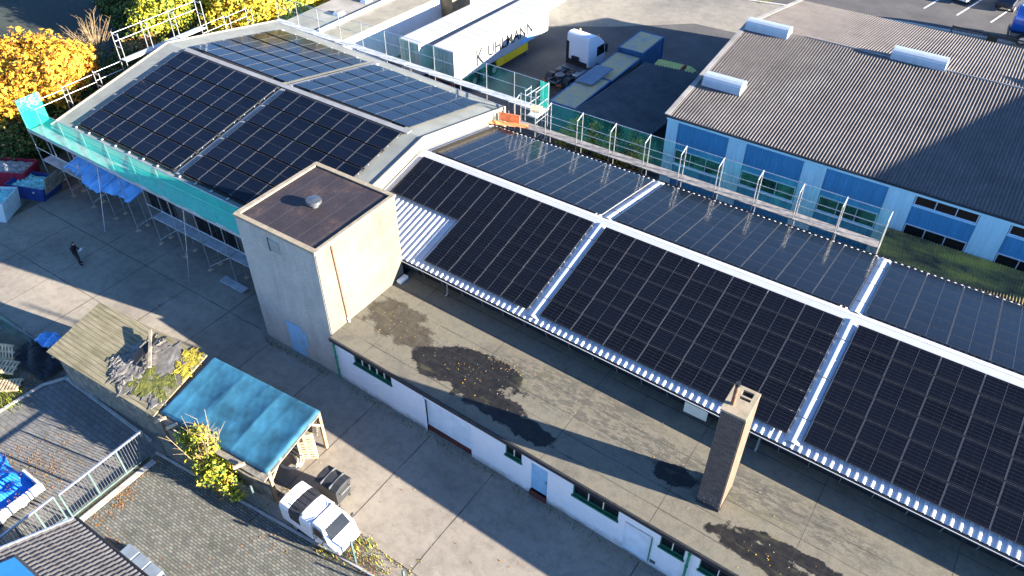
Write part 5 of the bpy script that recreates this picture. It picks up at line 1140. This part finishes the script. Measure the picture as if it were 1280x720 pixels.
# ------------------------------------------------------------------ person
def person(loc, face):
    t = thing('person', 'person in dark jacket and trousers standing in the shaded yard looking down at paper', 'person', loc, face)
    J = dict(pel=(0, 0, .93), wst=(0, 0, 1.08), chs=(.03, 0, 1.3), nk=(.08, 0, 1.47), hd0=(.13, 0, 1.55), hd=(.16, 0, 1.64), hd2=(.17, 0, 1.73),
             shl=(.04, .19, 1.4), ell=(.06, .25, 1.14), wrl=(.28, .13, 1.1), hal=(.36, .09, 1.11), shr=(.04, -.19, 1.4), elr=(.06, -.25, 1.14), wrr=(.28, -.13, 1.1), har=(.36, -.09, 1.11),
             hil=(0, .1, .88), knl=(.04, .11, .5), anl=(0, .12, .1), fol=(.17, .14, .05), hir=(0, -.1, .88), knr=(.1, -.11, .5), anr=(.08, -.12, .1), for_=(.26, -.15, .05))
    rad = dict(pel=.16, wst=.145, chs=.165, nk=.06, hd0=.07, hd=.1, hd2=.08, shl=.085, ell=.062, wrl=.045, hal=.045, hil=.105, knl=.07, anl=.055, fol=.05)
    E_ = [('pel', 'wst'), ('wst', 'chs'), ('chs', 'nk'), ('nk', 'hd0'), ('hd0', 'hd'), ('hd', 'hd2'), ('chs', 'shl'), ('shl', 'ell'), ('ell', 'wrl'), ('wrl', 'hal'), ('chs', 'shr'), ('shr', 'elr'), ('elr', 'wrr'), ('wrr', 'har'), ('pel', 'hil'), ('hil', 'knl'), ('knl', 'anl'), ('anl', 'fol'), ('pel', 'hir'), ('hir', 'knr'), ('knr', 'anr'), ('anr', 'for_')]
    ks = list(J); me = bpy.data.meshes.new('body'); me.from_pydata([J[k] for k in ks], [(ks.index(a), ks.index(c)) for a, c in E_], [])
    o = bpy.data.objects.new('body', me); COL.objects.link(o); md = o.modifiers.new('skin', 'SKIN'); me.skin_vertices or None
    alias = dict(shr='shl', elr='ell', wrr='wrl', har='hal', hir='hil', knr='knl', anr='anl', for_='fol')
    for i, k in enumerate(ks): r = rad.get(k) or rad[alias[k]]; me.skin_vertices[0].data[i].radius = (r, r)
    me.skin_vertices[0].data[0].use_root = True; ss = o.modifiers.new('sub', 'SUBSURF'); ss.levels = 2; ss.render_levels = 2
    dg = bpy.context.evaluated_depsgraph_get(); m2 = bpy.data.meshes.new_from_object(o.evaluated_get(dg)); o.modifiers.clear(); o.data = m2; o.parent = t
    m2.materials.clear()
    for k in ('jacket', 'trousers', 'skin', 'hair', 'black_rubber'): m2.materials.append(MATS[k])
    for p in m2.polygons:
        c = p.center; p.use_smooth = True
        p.material_index = 4 if c.z < .11 else 1 if c.z < .9 else 2 if (c.x > .29 and 1.0 < c.z < 1.2) else 0 if c.z < 1.5 else (3 if (c.z > 1.66 or c.x < .13) else 2)
    for s in (-1, 1):
        for j in range(4):
            b = MB(); a = Vector((.39, s*(.06+.022*j), 1.12-.006*j)); e = a+Vector((.06, -s*.01, .0)); b.tube(a, e, .011, 'skin', 6, .01); b.tube(e, e+Vector((.03, 0, -.035)), .01, 'skin', 6, .008); b.build('finger', o)
        b = MB(); b.tube((.35, s*.05, 1.13), (.4, s*.03, 1.15), .012, 'skin', 6, .01); b.build('thumb', o)
    b = MB(); b.tube((.25, 0, 1.62), (.285, 0, 1.6), .02, 'skin', 6, .012); b.build('nose', o)
    q_ = Matrix.Rotation(face, 4, 'Z')@Vector((.42, 0, 1.145)); b = MB(); b.box((-.105, -.15, 0), (.105, .15, .006), 'paper'); pa = tag(b.build('paper_sheet'), 'white sheet of paper in the hands of the person in the yard', 'paper'); pa.location = Vector(loc)+q_; pa.rotation_euler = (0, R_(-20), face)
person(tuple(at(100, 330.5, .004)), AZ+R_(5))

# ------------------------------------------------------------------ vegetation
def leaves(b, clumps, mats, n, size, seed, shell=.55):
    rr = random.Random(seed); tot = sum(c[3]**2 for c in clumps); names = [m for m, w_ in mats for _ in range(w_)]
    for (cx, cy, cz, r) in clumps:
        for _ in range(int(n*r*r/tot)):
            d = Vector((rr.gauss(0, 1), rr.gauss(0, 1), rr.gauss(0, 1)*.85)).normalized(); k = r*(shell*.8+(1-shell*.8)*rr.random()**.8)*(1+.16*math.sin(d.x*7+cx)*math.sin(d.y*6+cy)+.12*math.sin(d.z*9+cz)); p = Vector((cx, cy, cz))+d*k
            if p.z < .05: continue
            a = Vector((rr.uniform(-1, 1), rr.uniform(-1, 1), rr.uniform(-.6, .6))).normalized(); nrm = (d+Vector((rr.uniform(-1, 1), rr.uniform(-1, 1), rr.uniform(-1, 1)))*.9).normalized()
            e = a.cross(nrm).normalized(); s = size*rr.choice((.45, .6, .8, .8, 1.0, 1.35))*rr.uniform(.8, 1.15); a = e.cross(nrm)
            b.face([p-a*s, p+e*s*.55-nrm*s*.12, p+a*s, p-e*s*.55-nrm*s*.12], rr.choice(names))
def limbs(b, base, clumps, r0, m='trunk', seed=0):
    rr = random.Random(seed); base = Vector(base); top = sum((Vector(c[:3]) for c in clumps), Vector())/len(clumps); fork = base.lerp(top, .45); b.tube(base, fork, r0, m, 8, r0*.7)
    for c in clumps:
        e = Vector(c[:3]); mid = fork.lerp(e, .5)+Vector((rr.uniform(-.2, .2), rr.uniform(-.2, .2), .2)); b.tube(fork, mid, r0*.5, m, 6, r0*.3); b.tube(mid, e, r0*.3, m, 5, r0*.1)
        for _ in range(5): d = Vector((rr.uniform(-1, 1), rr.uniform(-1, 1), rr.uniform(0, 1))).normalized(); b.tube(e, e+d*c[3]*.8, r0*.12, m, 4, .01)
def tree(name, lab, cat, base, clumps, mats, n, size, seed, r0=.16, grp=None, m='trunk'):
    t = thing(name, lab, cat, base, 0, grp); B0 = Vector(base); cl = [(c[0]-B0.x, c[1]-B0.y, c[2]-B0.z, c[3]) for c in clumps]
    b = MB(); limbs(b, (0, 0, 0), cl, r0, m, seed); b.build('trunk', t); b = MB(); leaves(b, cl, mats, n, size, seed+1); b.build('crown', t); return t
def ck_(px, py, z, r): p = at(px, py, z); return (p.x, p.y, p.z, r)
GT = 'autumn trees and bushes left of the tall hall'
GOLD = [('leaf_orange', 4), ('leaf_gold', 6), ('leaf_amber', 3), ('leaf_yellow', 2), ('leaf_olive', 1), ('leaf_rust', 1)]; GY_ = [('leaf_yellow', 5), ('leaf_lime', 3), ('leaf_gold', 3), ('leaf_green', 1)]; DK = [('leaf_dark', 6), ('leaf_green', 3), ('leaf_olive', 3), ('leaf_brown', 1)]
RUST = [('leaf_brown', 4), ('leaf_rust', 3), ('leaf_tan', 3), ('leaf_olive', 3)]; LIME = [('leaf_lime', 4), ('leaf_yellow', 3), ('leaf_green', 3)]
tree('maple_tree', 'golden orange tree left of the gable scaffold, nearest the hall', 'tree', tuple(at(80, 138, 0)), [ck_(85, 80, 5.2, 1.9), ck_(95, 75, 4.2, 1.5), ck_(70, 105, 4.6, 1.7), ck_(60, 75, 5.2, 1.9), ck_(50, 105, 4.2, 1.8), ck_(90, 95, 3.8, 1.3), ck_(70, 88, 6.0, 1.4)], GOLD, 17000, .16, 11, .17, GT)
tree('maple_tree', 'golden orange tree cut by the left photo edge', 'tree', tuple(at(15, 150, 0)), [ck_(30, 70, 5.0, 1.9), ck_(10, 85, 5.2, 2.1), ck_(-15, 75, 5.4, 2.2), ck_(25, 115, 4.4, 2.0), ck_(0, 120, 4.2, 2.0), ck_(-30, 110, 4.5, 2.2), ck_(40, 92, 5.8, 1.5)], GOLD, 19000, .16, 21, .18, GT)
BU = [('dense dark hedge bush at the foot of the orange tree', (40, 168), 2.3), ('dark green bush between orange tree and gable scaffold', (100, 140), 2.1), ('dark bush behind the lower gable guard rails', (130, 112), 2.1), ('dark bush at the hall corner behind the red skip', (15, 180), 2.2), ('olive bush below the bare twig shrub', (150, 88), 1.9), ('small dark bush next to the turquoise net end', (22, 160), 2.2), ('brown-green bush behind the upper gable guard rails', (175, 72), 1.7), ('dark bush low beside the gable wall', (75, 158), 2.0)]
for i, (lab, (px, py), r) in enumerate(BU):
    p = at(px, py, 1.3); tree('hedge_bush', lab, 'bush', (p.x, p.y, 0), [(p.x, p.y, 1.3, r), (p.x+.9, p.y+.8, 1.5, r*.75), (p.x-1.1, p.y-.3, 1.2, r*.8), (p.x-.2, p.y+1.2, 1.9, r*.6)], DK if i != 6 else RUST, 4200, .14, 40+i, .08, GT)
def twiggy(lab, px, py, h, seed, n=60, spread=.5, m='twig', lf=None, base_z=0, grp=None):
    p = at(px, py, base_z); t = thing('bare_shrub', lab, 'shrub', tuple(p), 0, grp); b = MB(); rr = random.Random(seed); tips = []
    for i in range(n):
        d = Vector((rr.gauss(0, spread), rr.gauss(0, spread), 1)).normalized(); L = h*rr.uniform(.55, 1.05); s0 = Vector((rr.uniform(-.2, .2), rr.uniform(-.2, .2), 0)); mid = s0+d*L*.55; e = s0+d*L+Vector((rr.uniform(-.2, .2), rr.uniform(-.2, .2), -.1)); b.tube(s0, mid, .028, m, 4, .02, False); b.tube(mid, e, .02, m, 4, .008, False); tips.append(e)
        for _ in range(3): q_ = mid.lerp(e, rr.random()); b.tube(q_, q_+Vector((rr.uniform(-.3, .3), rr.uniform(-.3, .3), rr.uniform(.1, .45)))*h*.35, .011, m, 3, .005, False)
    b.build('stem', t)
    if lf:
        b = MB(); leaves(b, [(e.x, e.y, e.z*.8, h*.16) for e in tips], lf, 900, .1, seed+5, .2); b.build('foliage', t)
    return t
twiggy('bare pale twig shrub sticking up behind the gable scaffold', 122, 72, 4.0, 3, 46, .33, grp=GT)
twiggy('rust-brown twiggy bush behind the tall guard rails', 228, 40, 3.8, 5, 90, .55, 'twig', RUST, grp=GT)
twiggy('second rust-brown twiggy bush at the top of the gable scaffold', 265, 30, 3.2, 6, 80, .55, 'twig', RUST, grp=GT)
TT_ = [('yellow-green tree at the top edge beyond the hedge', (197, 8), LIME, 2.0, 3.4), ('bright yellow tree behind the top of the gable', (290, 12), GY_, 2.2, 3.0), ('yellow tree left of the net corner at the far eave', (325, 14), GY_, 2.0, 3.0), ('lime yellow tree behind the far net corner', (355, 5), LIME, 1.9, 2.8), ('yellow tree at the top edge beside the pale annex', (395, -6), GY_, 2.2, 3.0), ('olive tree at the top edge above the rusty bush', (245, -5), LIME, 2.1, 3.2), ('yellow tree at the top edge behind the annex roof', (432, -22), GY_, 2.1, 3.0)]
for i, (lab, (px, py), ms, r, z) in enumerate(TT_):
    p = at(px, py, z); tree('autumn_tree', lab, 'tree', (p.x, p.y, 0), [(p.x, p.y, z, r), (p.x-1.5, p.y+.6, z-.7, r*.85), (p.x+1.4, p.y+.8, z-.4, r*.85), (p.x-.2, p.y-1.2, z-1.0, r*.85), (p.x+.2, p.y+1.6, z+.4, r*.7), (p.x-1.2, p.y+1.6, z+2.0, r*.9), (p.x-.4, p.y+2.6, z+3.2, r*.9), (p.x-2.0, p.y+2.4, z+4.4, r*.7), (p.x+.8, p.y+2.8, z+2.0, r*.8)], ms, 11000, .17, 70+i, .13, GT)
tree('dark_hedge', 'long dark green hedge row along the edge of the field', 'hedge', tuple(at(160, 30, 0)), [ck_(128+12*i, -4+14*i, .9, 1.2) for i in range(5)], [('leaf_green', 5), ('leaf_dark', 4), ('leaf_olive', 3)], 3500, .2, 91, .06)
tree('dark_hedge', 'tall shaded hedge at the top edge right of the field', 'hedge', tuple(at(175, 25, 0)), [ck_(150+9*i, -8+12*i, 1.3, 1.5) for i in range(5)], DK, 3500, .22, 92, .06)
# shrub by the canopy, weeds
p = at(272, 600, 0)
sbx, sby = p.x, p.y
tree('garden_shrub', 'yellow-green shrub with bare upright twigs in front of the blue canopy', 'shrub', (sbx, sby, 0), [(sbx-.3, sby+.15, 1.7, .8), (sbx+.5, sby, 1.2, .8), (sbx-1.0, sby+.1, 1.5, .75), (sbx+1.2, sby-.1, .7, .6), (sbx, sby-.2, .9, .75), (sbx-.9, sby+.3, 2.3, .55), (sbx+.1, sby+.3, 2.4, .5), (sbx-.4, sby+.2, 2.9, .45), (sbx-1.5, sby+.1, 2.2, .5), (sbx+.8, sby+.1, 1.9, .5), (sbx+1.7, sby-.1, .5, .45)], [('leaf_yellow', 3), ('leaf_lime', 4), ('leaf_green', 4), ('leaf_gold', 1)], 5200, .095, 31, .05, None, 'twig')
twiggy('bare upright twigs growing out of the yellow-green shrub', 270, 598, 4.1, 33, 30, .13)
for i, (lab, px, py, z, h) in enumerate([('yellow weedy shrub behind the netting beside the blue hall corner', 790, 172, .0, 2.6), ('green leafy shrub behind the netting, left of the other weeds', 765, 168, 0, 3.0), ('sparse shrub growing at the edge of the dark canopy', 742, 158, 0, 2.6), ('dark olive shrub between the dark canopy and blue hall', 824, 165, 0, 3.2), ('yellowing shrub low under the scaffold decks', 800, 200, 0, 2.8)]):
    p = at(px, py-8, 1.2); y = min(44.4, max(41.5, p.y)); x = p.x; tree('wild_shrub', lab, 'shrub', (x, y, 0), [(x, y, h*.6, .8), (x+.5, y+.3, h*.45, .8), (x-.6, y+.1, h*.4, .8), (x+.1, y+.2, h*.9, .5)], [LIME, [('leaf_green', 5), ('leaf_lime', 3), ('leaf_yellow', 2)], LIME, DK, GY_][i], 2600, .09, 120+i, .05, 'shrubs behind the low hall')
b = MB(); rr = random.Random(4)
def tuft(x, y, r, n, h, mats):
    for _ in range(n):
        px, py = x+rr.gauss(0, r), y+rr.gauss(0, r*.6); a = rr.uniform(0, 6.28); L = h*rr.uniform(.4, 1.1); w_ = .018; dx, dy = math.cos(a), math.sin(a); b.face([(px-dy*w_, py+dx*w_, .005), (px+dy*w_, py-dx*w_, .005), (px+dx*L*.5, py+dy*L*.5, L)], rr.choice(mats))
for x, y, r in ((-15.9, 11.0, .3), (-16.3, 10.8, .35), (-15.5, 11.7, .3), (-14.6, 11.1, .45), (-16.9, 10.55, .3)): tuft(x, y, r, 110, .22, ['leaf_olive', 'leaf_green', 'leaf_brown', 'leaf_lime'])
for i in range(26): tuft(-22.5+i*.75+rr.uniform(-.2, .2), FY(-22.5+i*.75)-.25, .22, 22, .16, ['leaf_olive', 'leaf_tan', 'leaf_dark'])
for i in range(10): tuft(-38.8+rr.uniform(0, 3), 7+rr.uniform(0, 1.4), .35, 90, .22, ['leaf_lime', 'leaf_green', 'leaf_olive'])
for i in range(14): tuft(-28.6+i*.35, 18.1, .2, 16, .16, ['leaf_olive', 'leaf_tan', 'leaf_dark'])
for _ in range(120):
    x = rr.uniform(-24, -2); tuft(x, 11.82+rr.gauss(0, .03), .06, 5, .07, ['leaf_olive', 'leaf_tan', 'leaf_lime'])
for x0 in (-20.6, -13.15, -11.3, -35.9):
    for _ in range(26): tuft(x0+rr.gauss(0, .03), rr.uniform(10.3, 12.5) if x0 > -30 else rr.uniform(11, 18), .05, 5, .07, ['leaf_olive', 'leaf_tan', 'leaf_lime'])
for _ in range(40): tuft(-16+rr.gauss(0, 1.4), 11.0+abs(rr.gauss(0, .35)), .15, 14, .16, ['leaf_olive', 'leaf_tan', 'leaf_lime'])
struct(b.build('weeds'), 'stuff')
b = MB()
def litter(x, y, rx, ry, n, z, mats=('leaf_tan', 'leaf_brown', 'leaf_brown', 'leaf_amber', 'leaf_rust'), s=.038):
    for _ in range(n):
        px, py = x+rr.gauss(0, rx), y+rr.gauss(0, ry); a = rr.uniform(0, 6.28); k = s*rr.uniform(.6, 1.4); c_, s_ = math.cos(a)*k, math.sin(a)*k; t1, t2 = rr.uniform(0, .03), rr.uniform(0, .03); b.face([(px-c_, py-s_, z+t1), (px+s_*.6, py-c_*.6, z+.012), (px+c_, py+s_, z+t2), (px-s_*.6, py+c_*.6, z+.012)], rr.choice(mats))
for a in [(-26.3, 7.2, .25, .45, 140, .012), (-26.7, 8.4, .15, .8, 70, .012), (-26.4, 5.9, .4, .3, 60, .012), (-24.6, 5.4, .35, .22, 170, .012), (-24.0, 5.2, .3, .12, 60, .012), (-20, 7, 3.5, 1.6, 90, .012), (-14.9, 10.95, .5, .2, 220, .012), (-16.3, 10.6, .4, .12, 60, .012), (-31, 6.2, 1.2, .6, 320, .012), (-31.5, 7.5, 2, 1.2, 120, .012), (-33.0, 5.0, .9, .5, 160, .55), (-31.2, 4.6, .8, .6, 120, .8), (-29.5, 3.6, .15, .8, 60, .82), (-36.8, 9.3, .4, .25, 90, .02), (-30, 9.4, 3, .3, 60, .02), (-22, 9.9, 2.5, .25, 120, .012)]: litter(*a)
for a in [(-20.7, 21, .9, .6, 60, FZ+.008), (-16.5, 20.2, 1.4, .5, 60, FZ+.008), (.5, 18.8, 2, .5, 50, FZ+.008), (-15, 21.6, .8, .3, 50, FZ+.008), (-5, 21, 6, 1.2, 60, FZ+.008)]: litter(*a, ('leaf_gold', 'leaf_tan', 'trim_cream', 'leaf_brown'), .028)
litter(-12, 16, 12, 1.6, 160, .012, ('leaf_tan', 'leaf_brown', 'leaf_amber'), .04)
struct(b.build('fallen_leaves'), 'stuff')
